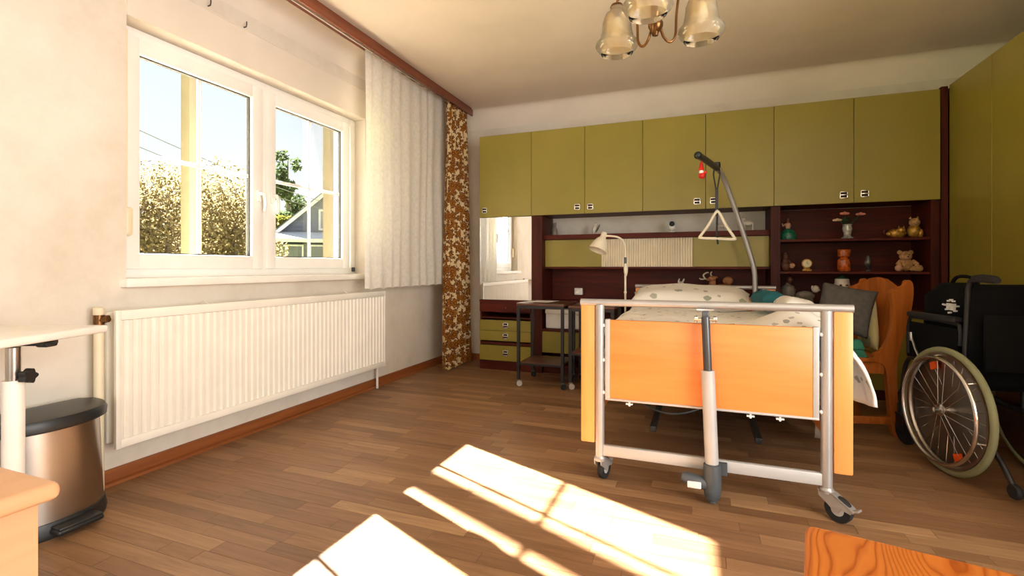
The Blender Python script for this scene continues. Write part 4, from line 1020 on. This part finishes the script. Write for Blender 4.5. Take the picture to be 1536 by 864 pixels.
# ================================================================== PINE TABLE (lower right)
ptz = .74; pc_ = atZ(1208, 783, ptz); pe = atZ(1536, 860, ptz)
dx_ = (pe-pc_); dx_.z = 0; dx_.normalize()
ang = math.atan2(dx_.y, dx_.x)
pt_ = thing('pine_table', 'bright orange varnished pine table with bold grain', 'table', (pc_.x, pc_.y, 0), ang)
obj('table_top', MB().rbox(0, 1.1, -.68, 0, ptz-.028, ptz, .008, 3), 'pine', pt_, world=False)
obj('apron', MB().box(.06, 1.04, -.08, -.06, ptz-.12, ptz-.029).box(.06, 1.04, -.62, -.60, ptz-.12, ptz-.029).box(.06, .08, -.60, -.08, ptz-.12, ptz-.029).box(1.02, 1.04, -.60, -.08, ptz-.12, ptz-.029), 'pine_chair', pt_, world=False)
for x in (.05, 1.0):
    for y in (-.63, -.10): obj('leg', MB().rbox(x, x+.055, y, y+.055, 0, ptz-.029, .005), 'pine_chair', pt_, world=False)

# ================================================================== CHANDELIER
HC = Vector((-.170, 2.10, 0))
cl = thing('chandelier', 'brass chandelier with three bell shaped amber glass shades', 'chandelier', (HC.x, HC.y, 1.95))
obj('hub', MB().lathe([(.001, 1.955), (.010, 1.958), (.012, 1.972), (.022, 1.98), (.030, 1.995), (.030, 2.01), (.024, 2.022), (.014, 2.034), (.020, 2.05), (.010, 2.07), (.008, 2.09)], (HC.x, HC.y, 0), 20), 'brass', cl)
obj('rod', MB().cyl((HC.x, HC.y, 2.08), (HC.x, HC.y, 2.65), .007), 'brass', cl)
obj('canopy', MB().lathe([(.012, 2.60), (.045, 2.625), (.06, 2.66), (.062, 2.68)], (HC.x, HC.y, 0), 24), 'brass', cl)
offs = [(-.128, .15), (.206, .02), (-.078, -.17)]       # (right, depth) of each shade from the hub
for r_, d_ in offs:
    o2 = RT*r_+FW*d_; o2 = o2.normalized()*.197; dr = o2.normalized()
    def PP(rad, z): return (HC.x+dr.x*rad, HC.y+dr.y*rad, z)
    arm = obj('arm', MB().tube(spline([PP(.018, 2.0), PP(.035, 1.955), PP(.062, 1.935), PP(.085, 1.965), PP(.090, 2.05), PP(.105, 2.14), PP(.15, 2.19), PP(.19, 2.185), PP(.197, 2.15)], 6), .0055, 8), 'brass', cl)
    c = (HC.x+o2.x, HC.y+o2.y, 1.95)
    obj('socket', MB().lathe([(.03, .205), (.026, .215), (.012, .218), (.010, .195), (.014, .19), (.014, .15)], c, 16), 'brass', arm)
    obj('glass_shade', MB().shell([(.027, .205), (.030, .19), (.048, .175), (.062, .14), (.066, .10), (.074, .065), (.092, .045), (.094, .035), (.086, .020), (.074, .006), (.070, .0)], c, 32), 'amber_glass', arm)
    obj('bulb', MB().lathe([(.012, .16), (.020, .145), (.028, .11), (.026, .09), (.014, .075), (.001, .072)], c, 16), 'bulb_white', arm)

# ================================================================== ORNAMENTS
mat('fig_brown', (92, 52, 34), .5, var=.2, scale=30); mat('fig_grey', (120, 112, 100), .5, var=.15, scale=30); mat('fig_white', (206, 196, 180), .4, var=.06, scale=20)
mat('gold', (176, 132, 52), .35, .4, var=.25, scale=60); mat('amber', (168, 82, 30), .25, var=.35, scale=35); mat('bear', (172, 132, 84), .95, var=.15, scale=50, bump=.4)
mat('bear_paw', (196, 150, 120), .95); mat('leaf_green', (40, 70, 40), .6, var=.2, scale=30); mat('petal_pink', (226, 140, 118), .6, var=.12, scale=30); mat('petal_cream', (216, 186, 150), .6)
mat('skin_tone', (196, 150, 122), .6, var=.05); mat('antler', (200, 184, 156), .6, var=.12, scale=30); mat('deer_brown', (150, 100, 58), .7, var=.2, scale=30)
mat('crystal', (170, 168, 160), .15, .2, var=.25, scale=45); mat('emerald', (30, 92, 72), .3, var=.5, scale=70); mat('clock_face', (226, 214, 170), .4)
mat('smoke_glass', (86, 84, 80), .15, .2, var=.2, scale=30)
YO = 4.54
def sit(u, zs, Y=YO): q_ = atY(u, HZ, Y); return Vector((q_.x, Y, zs))
s1, s2, s3 = SH[0]+.0205, SH[1]+.0205, SH[2]+.0205
# 1 green hen/lady figurine
b0 = sit(1182, s1)
g = thing('lady_figurine', 'small lady figurine with wide emerald patterned skirt on top shelf', 'figurine', tuple(b0))
obj('skirt', MB().lathe([(.056, 0), (.061, .02), (.058, .05), (.042, .075), (.018, .09), (.012, .095)], b0, 18), 'emerald', g)
obj('torso', MB().lathe([(.014, .09), (.022, .115), (.018, .135), (.008, .142)], b0, 12).tube([b0+Vector((-.018, 0, .13)), b0+Vector((-.040, -.01, .115)), b0+Vector((-.044, -.02, .135))], .006, 6), 'skin_tone', g)
obj('head', MB().ell(b0+Vector((0, 0, .16)), (.017, .017, .02)), 'fig_brown', g)
# 2 flower vase
b0 = sit(1271, s1)
v = thing('flower_vase', 'crystal vase with pink flowers on the top bookcase shelf', 'vase', tuple(b0))
obj('vase_body', MB().shell([(.001, .0), (.040, .0), (.042, .008), (.024, .025), (.028, .05), (.034, .08), (.030, .105), (.034, .115), (.030, .112), (.026, .10)], b0, 18), 'crystal', v)
for j, (u, vv, m_) in enumerate(((1267, 321, 'petal_pink'), (1291, 322, 'petal_pink'), (1256, 331, 'petal_cream'))):
    q_ = atY(u, vv, YO-.01)
    stm = obj('stem', MB().tube(spline([b0+Vector((0, 0, .06)), (b0+q_)/2+Vector((0, 0, .05)), q_], 5), .003, 6), 'leaf_green', v)
    fl_ = MB()
    for i in range(6):
        a = 2*PI*i/6; fl_.ell(q_+Vector((.018*math.cos(a), .012*math.sin(a), .004)), (.016, .012, .010), 8, 5)
    fl_.ell(q_+Vector((0, 0, .010)), (.012, .010, .010), 8, 5)
    obj('blossom', fl_, m_, stm)
lf_ = MB(); rr = random.Random(4)
for i in range(14):
    c_ = b0+Vector((rr.uniform(-.045, .06), rr.uniform(-.03, .03), rr.uniform(.12, .17))); lf_.ell(c_, (.026, .010, .006), 8, 4, Matrix.Rotation(rr.uniform(-.8, .8), 3, 'Y') @ Matrix.Rotation(rr.uniform(0, 3), 3, 'Z'))
obj('leaf_cluster', lf_, 'leaf_green', v)
# 3 golden cats
b0 = sit(1371, s1)
g = thing('gilded_cat', 'gilded spotted cat figurine sitting upright on the top shelf', 'figurine', tuple(b0))
obj('body', MB().ell(b0+Vector((0, 0, .0505)), (.045, .04, .05)).ell(b0+Vector((.035, -.01, .0355)), (.02, .02, .035)), 'gold', g)
obj('head', MB().ell(b0+Vector((0, -.01, .115)), (.036, .032, .034)).lathe([(.010, 0), (.001, .018)], b0+Vector((-.022, 0, .143)), 8).lathe([(.010, 0), (.001, .018)], b0+Vector((.022, 0, .143)), 8).ell(b0+Vector((0, -.04, .105)), (.014, .012, .01), 8, 5), 'bear', g)
b0 = sit(1345, s1)
g = thing('gilded_cat', 'gilded spotted cat figurine lying down on the top shelf', 'figurine', tuple(b0))
obj('body', MB().ell(b0+Vector((0, 0, .0365)), (.062, .035, .036)).ell(b0+Vector((-.05, -.01, .03)), (.02, .02, .02)), 'gold', g)
obj('head', MB().ell(b0+Vector((.02, -.03, .058)), (.026, .022, .024)).lathe([(.007, 0), (.001, .013)], b0+Vector((.005, -.03, .078)), 8).lathe([(.007, 0), (.001, .013)], b0+Vector((.035, -.03, .078)), 8), 'gold', g)
obj('tail', MB().tube(spline([b0+Vector((-.06, 0, .03)), b0+Vector((-.085, -.01, .04)), b0+Vector((-.08, -.02, .06))], 4), .006, 6), 'fig_brown', g)
# 4 brown figurine pair
b0 = sit(1178, s2)
g = thing('seated_figurine', 'brown carved seated figurine on the middle bookcase shelf', 'figurine', tuple(b0))
obj('body', MB().ell(b0+Vector((0, 0, .04)), (.04, .035, .04)).ell(b0+Vector((-.005, 0, .08)), (.026, .024, .03)).tube([b0+Vector((.02, -.01, .085)), b0+Vector((.042, -.02, .06)), b0+Vector((.03, -.03, .04))], .009, 6), 'fig_brown', g)
obj('head', MB().ell(b0+Vector((0, -.004, .118)), (.024, .022, .026)).lathe([(.036, .128), (.034, .134), (.02, .138), (.016, .152), (.001, .156)], b0, 14), 'fig_brown', g)
obj('ball', MB().ell(b0+Vector((.045, -.02, .045)), .022), 'bear_paw', g)
# 5 clock
b0 = sit(1210, s2)
g = thing('table_clock', 'small round gilt table clock on the middle shelf', 'clock', tuple(b0))
obj('base', MB().rbox(b0.x-.034, b0.x+.034, YO-.02, YO+.02, b0.z, b0.z+.016, .005).rbox(b0.x-.022, b0.x+.022, YO-.014, YO+.014, b0.z+.016, b0.z+.03, .004), 'gold', g)
Mc = Matrix.Translation(b0+Vector((0, -.014, .062))) @ Matrix.Rotation(PI/2, 4, 'X')
obj('case', MB().lathe([(.030, -.03), (.037, -.022), (.037, .0), (.030, .004)], (0, 0, 0), 24, Mc), 'gold', g)
obj('dial', MB().lathe([(.030, .003), (.030, .005), (.001, .0055)], (0, 0, 0), 24, Mc), 'clock_face', g)
obj('hand', MB().box(-.0012, .0012, 0, .018, .006, .007, Mc).box(-.0012, .012, -.0012, .0012, .006, .007, Mc), 'dark_recess', g)
# 6 amber vase
b0 = sit(1266, s2)
g = thing('amber_vase', 'tall amber double gourd vase on the middle bookcase shelf', 'vase', tuple(b0))
obj('lower_bowl', MB().lathe([(.038, 0), (.044, .008), (.046, .06), (.043, .09), (.030, .10), (.026, .104)], b0, 24), 'amber', g)
obj('upper_bowl', MB().shell([(.026, .104), (.030, .11), (.042, .12), (.045, .15), (.043, .165), (.046, .172), (.041, .168), (.038, .13)], b0, 24), 'amber', g)
# 7 glass egg vase
b0 = sit(1302, s2)
g = thing('smoked_glass_vase', 'slim smoked glass bud vase beside the amber vase', 'vase', tuple(b0))
obj('glass_body', MB().lathe([(.020, 0), (.018, .006), (.007, .016), (.012, .03), (.022, .055), (.024, .075), (.018, .10), (.010, .118), (.007, .122)], b0, 18), 'smoke_glass', g)
# 8 teddy bear
b0 = sit(1359, s2)
g = thing('teddy_bear', 'small tan teddy bear sitting on the middle bookcase shelf', 'teddy bear', tuple(b0))
obj('body', MB().ell(b0+Vector((0, 0, .052)), (.045, .038, .05)), 'bear', g)
hd = obj('head', MB().ell(b0+Vector((-.006, -.01, .118)), (.042, .036, .037)).ell(b0+Vector((-.04, 0, .145)), (.017, .010, .017)).ell(b0+Vector((.03, 0, .145)), (.017, .010, .017)), 'bear', g)
obj('muzzle', MB().ell(b0+Vector((-.006, -.045, .108)), (.018, .014, .014)), 'bear_paw', hd)
obj('nose', MB().ell(b0+Vector((-.006, -.06, .112)), .005, 8, 5).ell(b0+Vector((-.02, -.043, .128)), .004, 8, 5).ell(b0+Vector((.008, -.043, .128)), .004, 8, 5), 'black_plastic', hd)
for sx in (-1, 1):
    obj('arm', MB().tube([b0+Vector((sx*.035, -.01, .08)), b0+Vector((sx*.058, -.03, .055)), b0+Vector((sx*.05, -.045, .045))], [.016, .016, .014], 8).ell(b0+Vector((sx*.05, -.045, .045)), .015, 8, 6), 'bear', g)
    lg = obj('leg', MB().tube([b0+Vector((sx*.03, -.01, .022)), b0+Vector((sx*.06, -.05, .021))], .020, 10), 'bear', g)
    obj('paw', MB().ell(b0+Vector((sx*.064, -.056, .025)), (.024, .020, .025), 10, 8), 'bear_paw' if sx < 0 else 'bear', lg)
# 9 lower shelf
b0 = sit(1182, s3)
g = thing('bust_figurine', 'grey bust figurine on the lowest open bookcase shelf', 'figurine', tuple(b0))
obj('body', MB().lathe([(.044, 0), (.048, .04), (.052, .09), (.056, .135), (.044, .165), (.018, .18), (.014, .195)], b0, 16), 'fig_grey', g)
obj('head', MB().ell(b0+Vector((.012, -.01, .218)), (.026, .028, .032)).ell(b0+Vector((.022, -.032, .213)), (.010, .012, .010), 8, 5), 'fig_brown', g)
b0 = sit(1215, s3)
g = thing('porcelain_dog', 'small pale porcelain dog figurine on the lowest bookcase shelf', 'figurine', tuple(b0))
obj('body', MB().ell(b0+Vector((-.035, 0, .09)), (.07, .035, .04)).tube([b0+Vector((-.07, -.01, .08)), b0+Vector((-.07, -.01, .0005))], .014, 8).tube([b0+Vector((.005, -.01, .08)), b0+Vector((.0105, -.012, .003))], .014, 8), 'fig_grey', g)
obj('head', MB().ell(b0+Vector((.035, -.02, .145)), (.028, .026, .03)).ell(b0+Vector((.05, -.045, .14)), (.014, .014, .012), 8, 5).ell(b0+Vector((.012, -.02, .155)), (.008, .012, .02), 8, 5), 'fig_white', g)
b0 = sit(1263, s3, 4.50)
g = thing('face_jug', 'pale painted face jug with green top on the lowest shelf', 'jug', tuple(b0))
obj('jug_body', MB().lathe([(.045, 0), (.055, .03), (.062, .09), (.058, .15), (.05, .20), (.048, .225), (.045, .23)], b0, 20), 'fig_white', g)
obj('painted_face', MB().ell(b0+Vector((-.02, -.052, .18)), (.010, .006, .008), 8, 5).ell(b0+Vector((.02, -.052, .18)), (.010, .006, .008), 8, 5).tube([b0+Vector((-.03, -.052, .125)), b0+Vector((0, -.062, .11)), b0+Vector((.03, -.052, .125))], .005, 6), 'fig_brown', g)
obj('green_top', MB().lathe([(.04, .23), (.034, .24), (.02, .252), (.010, .260), (.001, .262)], b0, 16), 'leaf_green', g)
# hutch shelf figures
zs = 1.3085; YH = 4.62
b0 = sit(832, zs, YH)
g = thing('dark_cat_figurine', 'slim dark grey cat figurine at the hutch shelf end', 'figurine', tuple(b0))
obj('body', MB().lathe([(.028, 0), (.032, .02), (.026, .06), (.016, .085), (.012, .09)], b0, 14), 'fig_grey', g)
obj('head', MB().ell(b0+Vector((0, -.004, .105)), (.02, .02, .019)).lathe([(.006, .118), (.001, .134)], b0+Vector((-.012, 0, 0)), 6).lathe([(.006, .118), (.001, .134)], b0+Vector((.012, 0, 0)), 6), 'fig_grey', g)
b0 = sit(892, zs, YH)
g = thing('white_bird_figurine', 'white dove figurine perched on the hutch shelf above the lamp', 'figurine', tuple(b0))
obj('body', MB().ell(b0+Vector((0, 0, .053)), (.024, .026, .048), 12, 8, Matrix.Rotation(.25, 3, 'Y')).lathe([(.02, 0), (.018, .006), (.006, .012)], b0, 12), 'fig_white', g)
obj('head', MB().ell(b0+Vector((.016, -.005, .10)), (.017, .017, .018)), 'fig_white', g)
obj('wing', MB().ell(b0+Vector((.028, 0, .06)), (.010, .024, .045), 10, 6, Matrix.Rotation(.5, 3, 'Y')), 'fig_grey', g)
b0 = sit(1008, zs, YH)
g = thing('indoor_camera', 'small white indoor camera with black round lens on hutch shelf', 'camera', tuple(b0))
obj('base', MB().lathe([(.028, 0), (.028, .012), (.02, .018), (.012, .03)], b0, 16), 'white_plastic', g)
obj('body', MB().rbox(b0.x-.030, b0.x+.030, YH-.025, YH+.025, b0.z+.025, b0.z+.105, .022, 3), 'white_plastic', g)
obj('lens', MB().ell(b0+Vector((0, -.014, .078)), (.025, .018, .026)), 'black_plastic', g)
for u, nm, lab in ((1081, 'white_lamb_figurine', 'tiny white lamb figurine on the hutch shelf near the grab handle'), (1120, 'white_dog_figurine', 'white long legged dog figurine at the hutch shelf end')):
    b0 = sit(u, zs, YH); big = 1.0 if u < 1100 else 1.35
    g = thing(nm, lab, 'figurine', tuple(b0))
    bd = MB().ell(b0+Vector((.01, 0, .05*big)), (.032*big, .016*big, .017*big))
    obj('body', bd, 'fig_white', g)
    for dx in (-.014, .034):
        for dy in (-.01, .01): obj('leg', MB().cyl(b0+Vector((dx*big, dy, 0)), b0+Vector((dx*big, dy, .045*big)), .006), 'fig_white', g)
    obj('head', MB().ell(b0+Vector((-.026*big, -.006, .075*big)), (.016*big, .012*big, .014*big)).tube([b0+Vector((-.018*big, 0, .055*big)), b0+Vector((-.024*big, 0, .075*big))], .010, 6).ell(b0+Vector((-.022*big, 0, .094*big)), (.004, .004, .010), 6, 4), 'fig_white', g)
# deer with antlers behind the bed head
b0 = sit(1075, .6805, 4.62)
g = thing('deer_figurine', 'brown deer figurine with pale antlers behind the bed head', 'figurine', tuple(b0))
Hd = atY(1068, 418, 4.62)
obj('body', MB().ell(b0+Vector((.06, 0, .12)), (.13, .05, .055)).tube([b0+Vector((-.03, 0, .14)), b0+Vector((-.035, 0, .17)), Hd+Vector((.005, 0, -.01))], [.04, .03, .026], 10).ell(atY(1092, 421, 4.62), (.045, .04, .035)), 'deer_brown', g)
for dx, dy in ((-.03, -.02), (-.03, .02), (.14, -.02), (.14, .02)): obj('leg', MB().cyl(b0+Vector((dx, dy, 0)), b0+Vector((dx, dy, .10)), .010, .014, 8), 'deer_brown', g)
obj('head', MB().ell(Hd+Vector((0, -.01, 0)), (.034, .03, .026)).ell(Hd+Vector((-.03, -.02, -.008)), (.018, .016, .014), 8, 6).ell(Hd+Vector((.03, 0, .012)), (.018, .008, .010), 8, 5), 'deer_brown', g)
an = MB()
an.tube(spline([Hd+Vector((-.005, 0, .02)), atY(1060, 419, 4.62), atY(1055, 413, 4.62), atY(1060, 409, 4.62), atY(1063, 409, 4.62)], 5), [.007]*16+[.006]*4+[.004], 6)
an.tube(spline([atY(1059, 418, 4.62), atY(1052, 419, 4.62), atY(1049, 417, 4.62)], 4), [.006]*8+[.002], 6).tube(spline([atY(1068, 415, 4.62), atY(1066, 411, 4.62), atY(1068, 407, 4.62)], 4), [.006]*8+[.002], 6).cyl(Hd+Vector((0, 0, .015)), atY(1068, 415, 4.62), .006)
obj('antler', an, 'antler', g)
b0 = sit(1022, .6805, 4.62); Hd = atY(1021, 423, 4.62)
g = thing('rabbit_figurine', 'white rabbit figurine peeking over the bed headboard', 'figurine', tuple(b0))
obj('body', MB().lathe([(.045, 0), (.055, .03), (.05, .09), (.025, .13), (.02, .14)], b0, 14), 'fig_white', g)
obj('head', MB().ell(Hd+Vector((0, 0, -.022)), (.028, .026, .028)), 'fig_white', g)
obj('ear', MB().ell(Hd+Vector((-.016, 0, .012)), (.008, .006, .022), 8, 6, Matrix.Rotation(.3, 3, 'Y')).ell(Hd+Vector((.022, 0, .012)), (.008, .006, .022), 8, 6, Matrix.Rotation(.4, 3, 'Y')), 'fig_white', g)

# ================================================================== OUTSIDE
mat('grass', (120, 128, 60), .9, var=.25, scale=3); mat('render_yellow', (114, 104, 84), .8, var=.03, scale=4); mat('render_outer', (226, 214, 186), .8)
mat('slate', (92, 96, 104), .7, var=.1, scale=6); mat('siding', (92, 100, 118), .7, var=.05, scale=5); mat('house_trim', (198, 198, 200), .6); mat('house_glass', (124, 132, 146), .2); mat('bark', (110, 100, 90), .9, var=.3, scale=12); mat('wire', (120, 120, 122), .6)
leaf_mat('leaf_yellow', (106, 95, 66), (124, 112, 82), .6); leaf_mat('leaf_birch', (46, 58, 38), (82, 94, 66), .4); leaf_mat('leaf_olive', (74, 76, 30), (112, 110, 52), .4)
gr = struct('ground', MB().box(-70, XL-T, -30, 70, -1.2, -1.0), 'grass', label='grassy garden ground outside the window')
# veranda posts
vp = thing('veranda', 'yellow rendered veranda with square posts outside the window', 'veranda', (-5.2, 3.7, -1))
obj('slab', MB().box(-5.45, XL-T-.01, -1.0, 9.0, -.999, -.12), 'render_outer', vp)
for yy in (1.59, 3.74, 5.89, 8.04):
    obj('post', MB().rbox(-5.27, -5.13, yy-.07, yy+.07, -.12, 4.25, .006), 'render_yellow', vp)
obj('beam', MB().box(-5.29, -5.11, -.8, 8.6, 4.25, 4.45), 'render_yellow', vp)
def leaf_cloud(blobs, n, size, seed, flat=.75):
    rnd = random.Random(seed); mb = MB(); tot = sum(b_[3]*b_[4]*b_[5] for b_ in blobs)
    for (cx, cy, cz, rx_, ry_, rz_) in blobs:
        for _ in range(int(n*rx_*ry_*rz_/tot)):
            while True:
                p = Vector((rnd.uniform(-1, 1), rnd.uniform(-1, 1), rnd.uniform(-1, 1)))
                if .3 < p.length < 1: break
            c = Vector((cx+p.x*rx_, cy+p.y*ry_, cz+p.z*rz_)); s_ = size*rnd.uniform(.6, 1.4)
            a = Vector((rnd.gauss(0, 1), rnd.gauss(0, 1), rnd.gauss(0, 1))).normalized(); b2 = a.orthogonal().normalized()
            mb.add([c-a*s_, c+b2*s_*.5, c+a*s_, c-b2*s_*.5], [(0, 1, 2, 3)])
    return mb
def tree(name, label, x, y, h, blobs, n, size, m_, seed, trunk=.08):
    t = thing(name, label, 'tree' if 'tree' in name or 'birch' in name else 'bush', (x, y, -1.0))
    rnd = random.Random(seed); tm = MB().tube([(x, y, -1.0), (x+.02, y, h*.4), (x, y+.05, h)], [trunk, trunk*.7, trunk*.2], 8)
    for b_ in blobs[:14]: tm.tube([(x, y, max(-.6, b_[2]-b_[5]*1.2)), (b_[0], b_[1], b_[2])], [trunk*.35, trunk*.1], 5)
    obj('trunk', tm, 'bark', t); lo = obj('foliage', leaf_cloud(blobs, n, size, seed), m_, t, smooth=False); lo['kind'] = 'stuff'
    return t
rnd = random.Random(21)
# row of yellow bushes: along the sight lines of the left sash
bushes = ((198, 268), (226, 262), (250, 268), (312, 292), (336, 282), (352, 268))
for i, (u, v) in enumerate(bushes):
    X = (-9.5, -10.4, -9.2, -9.8, -10.6, -9.4)[i]
    top = atX(u, v, X); bl = []
    for k in range(11):
        zz_ = -.6+(top.z+.6)*(k/10)
        bl.append((X+rnd.uniform(-.5, .5), top.y+rnd.uniform(-.6, .6), zz_-.2, .75, .85 if k < 9 else .45, .55))
    tree('yellow_bush', ('tall golden leaved bush in the garden beyond the veranda',)[0], X, top.y, top.z-.2, bl, 11000, .036, 'leaf_yellow', 30+i)['group'] = 'golden bushes outside the window'
# low golden hedge behind
hd_ = [(-12.2, 3.0+k*.9, .2+.15*math.sin(k*1.7), .8, .9, 1.5) for k in range(7)]
tree('golden_hedge', 'long low golden hedge behind the garden bushes', -12.2, 6.6, 1.0, hd_, 14000, .05, 'leaf_yellow', 50)
# birch behind the house, and a smaller one beside the second post
def birch(u, v, X, wd_, label, seed, n=5200, m_='leaf_birch'):
    top = atX(u, v, X); r2 = random.Random(seed); bl = []
    for k in range(20):
        f = k/19; zz_ = .5+(top.z-.5)*f; w_ = wd_*(1-.72*f)*(.6+.4*math.sin(f*9+seed)**2)
        bl.append((X+r2.uniform(-w_, w_)*.6, top.y+r2.uniform(-w_, w_), zz_, w_*.55+.15, w_*.55+.15, .5))
    return tree('birch_tree', label, X, top.y, top.z, bl, n, .16, m_, seed, .16)
birch(431, 236, -27, 2.5, 'tall airy green birch tree rising beside the grey gabled house', 61)
birch(497, 258, -32, 1.5, 'slim distant birch top showing above the grey house roof', 62, 2600)
bl = [tuple(atX(u, v, -23.5))+(1.0, .9, .9) for u, v in ((415, 345), (422, 348), (430, 345), (416, 360), (426, 362))]
tree('garden_shrub', 'dark olive garden shrub in front of the birch tree', bl[1][0], bl[1][1], .9, bl, 3200, .13, 'leaf_olive', 63).__setitem__('category', 'bush')
# grey gabled house; gable faces the window
ap = ray(486)*(25/786); apz = 1+(401-292)*(25/786)
hd2 = Vector((RT.x*.0, 0, 0)); vd = Vector((ap.x, ap.y, 0)).normalized(); hs = Vector((vd.y, -vd.x, 0))    # hs: rightwards as seen from the window
hs = -hs if (hs.x*RT.x+hs.y*RT.y) < 0 else hs
Mh = Matrix(((hs.x, vd.x, 0, ap.x), (hs.y, vd.y, 0, ap.y), (0, 0, 1, 0), (0, 0, 0, 1)))
ho = thing('grey_house', 'grey gabled house with dark roof seen through the window', 'house', (ap.x, ap.y, -1))
hwid = 2.75; ez = apz-2.55
obj('gable_wall', MB().prism([(-hwid+.2, -1), (hwid-.2, -1), (hwid-.2, ez+.2), (0, apz-.12), (-hwid+.2, ez+.2)], 'Y', 0, 6, Mh), 'siding', ho)
for s_ in (-1, 1):
    rf = obj('roof', MB().add([Mh @ Vector(p) for p in ((0, -.35, apz), (s_*(hwid+.25), -.35, ez-.18), (s_*(hwid+.25), 6.3, ez-.18), (0, 6.3, apz), (0, -.35, apz+.13), (s_*(hwid+.25), -.35, ez-.05), (s_*(hwid+.25), 6.3, ez-.05), (0, 6.3, apz+.13))], [(0,1,2,3),(7,6,5,4),(0,4,5,1),(1,5,6,2),(2,6,7,3),(3,7,4,0)]), 'slate', ho, smooth=False)
    obj('bargeboard', MB().add([Mh @ Vector(p) for p in ((0, -.40, apz-.14), (s_*(hwid+.25), -.40, ez-.32), (s_*(hwid+.25), -.35, ez-.32), (0, -.35, apz-.14), (0, -.40, apz+.06), (s_*(hwid+.25), -.40, ez-.12), (s_*(hwid+.25), -.35, ez-.12), (0, -.35, apz+.06))], [(0,1,2,3),(7,6,5,4),(0,4,5,1),(1,5,6,2),(2,6,7,3),(3,7,4,0)]), 'house_trim', rf, smooth=False)
for k in range(1, 14):
    z = ez-.2+k*.17; half = min(hwid-.2, (apz-.3-z)/(apz-ez)*hwid)
    if half > .1: obj('siding_board', MB().box(-half, half, -.03, 0, z, z+.155, Mh), 'siding', ho, smooth=False)
def hwin(x0, x1, z0, z1):
    f = obj('window', MB().box(x0-.09, x1+.09, -.09, -.03, z0-.09, z0, Mh).box(x0-.09, x1+.09, -.09, -.03, z1, z1+.09, Mh).box(x0-.09, x0, -.09, -.03, z0, z1, Mh).box(x1, x1+.09, -.09, -.03, z0, z1, Mh), 'house_trim', ho, smooth=False)
    obj('pane', MB().box(x0, x1, -.05, -.035, z0, z1, Mh), 'house_glass', f, smooth=False)
hwin(-.15, .38, 2.85, 3.66)
# lower porch with its own roof and windows
obj('porch_roof', MB().add([Mh @ Vector(p) for p in ((-3.2, -1.7, 2.10), (3.2, -1.7, 2.10), (3.2, -.05, 2.50), (-3.2, -.05, 2.50), (-3.2, -1.7, 2.26), (3.2, -1.7, 2.26), (3.2, -.05, 2.66), (-3.2, -.05, 2.66))], [(0,3,2,1),(4,5,6,7),(0,1,5,4),(1,2,6,5),(2,3,7,6),(3,0,4,7)]), 'house_trim', ho, smooth=False)
obj('porch_wall', MB().box(-3.0, 3.0, -1.3, -.05, -1, 2.05, Mh), 'slate', ho, smooth=False)
for x in (-2.6, -1.6, -.6, .4, 1.4):
    f = obj('porch_window', MB().box(x, x+.75, -1.40, -1.30, 1.05, 2.0, Mh), 'house_trim', ho, smooth=False)
    obj('pane', MB().box(x+.07, x+.68, -1.42, -1.39, 1.12, 1.93, Mh), 'slate', f, smooth=False)
# overhead power line on two poles
pl = thing('power_line', 'overhead power line on wooden poles crossing the sky outside the window', 'power line', (-13.2, 11, -1))
ends = []
for u, v in ((165, 191), (570, 326)):
    q_ = atX(u, v, -13.2); ends.append(q_)
    po = obj('pole', MB().cyl((q_.x, q_.y, -1), (q_.x, q_.y, q_.z+.5), .11, .08, 12), 'bark', pl)
    obj('crossarm', MB().box(q_.x-.7, q_.x+.7, q_.y-.05, q_.y+.05, q_.z-.08, q_.z+.02), 'bark', po)
for dx in (-.55, .55):
    a, b_ = ends[0]+Vector((dx, 0, .03)), ends[1]+Vector((dx, 0, .03))
    obj('wire', MB().tube([a+(b_-a)*(k/12)-Vector((0, 0, .35*(1-(2*k/12-1)**2))) for k in range(13)], .012, 5), 'wire', pl)

# two little screw hooks left in the plaster band over the window
for u, v in ((312, 9), (366, 41)):
    q_ = atX(u, v, XL+.008)
    tag(obj('wall_hook', MB().tube([q_, q_+Vector((.018, 0, .0)), q_+Vector((.022, 0, .012)), q_+Vector((.022, 0, .03))], .0035, 6), 'black_plastic'), 'tiny dark screw hook in the plaster band above the window', 'hook', 'screw hooks above the window')
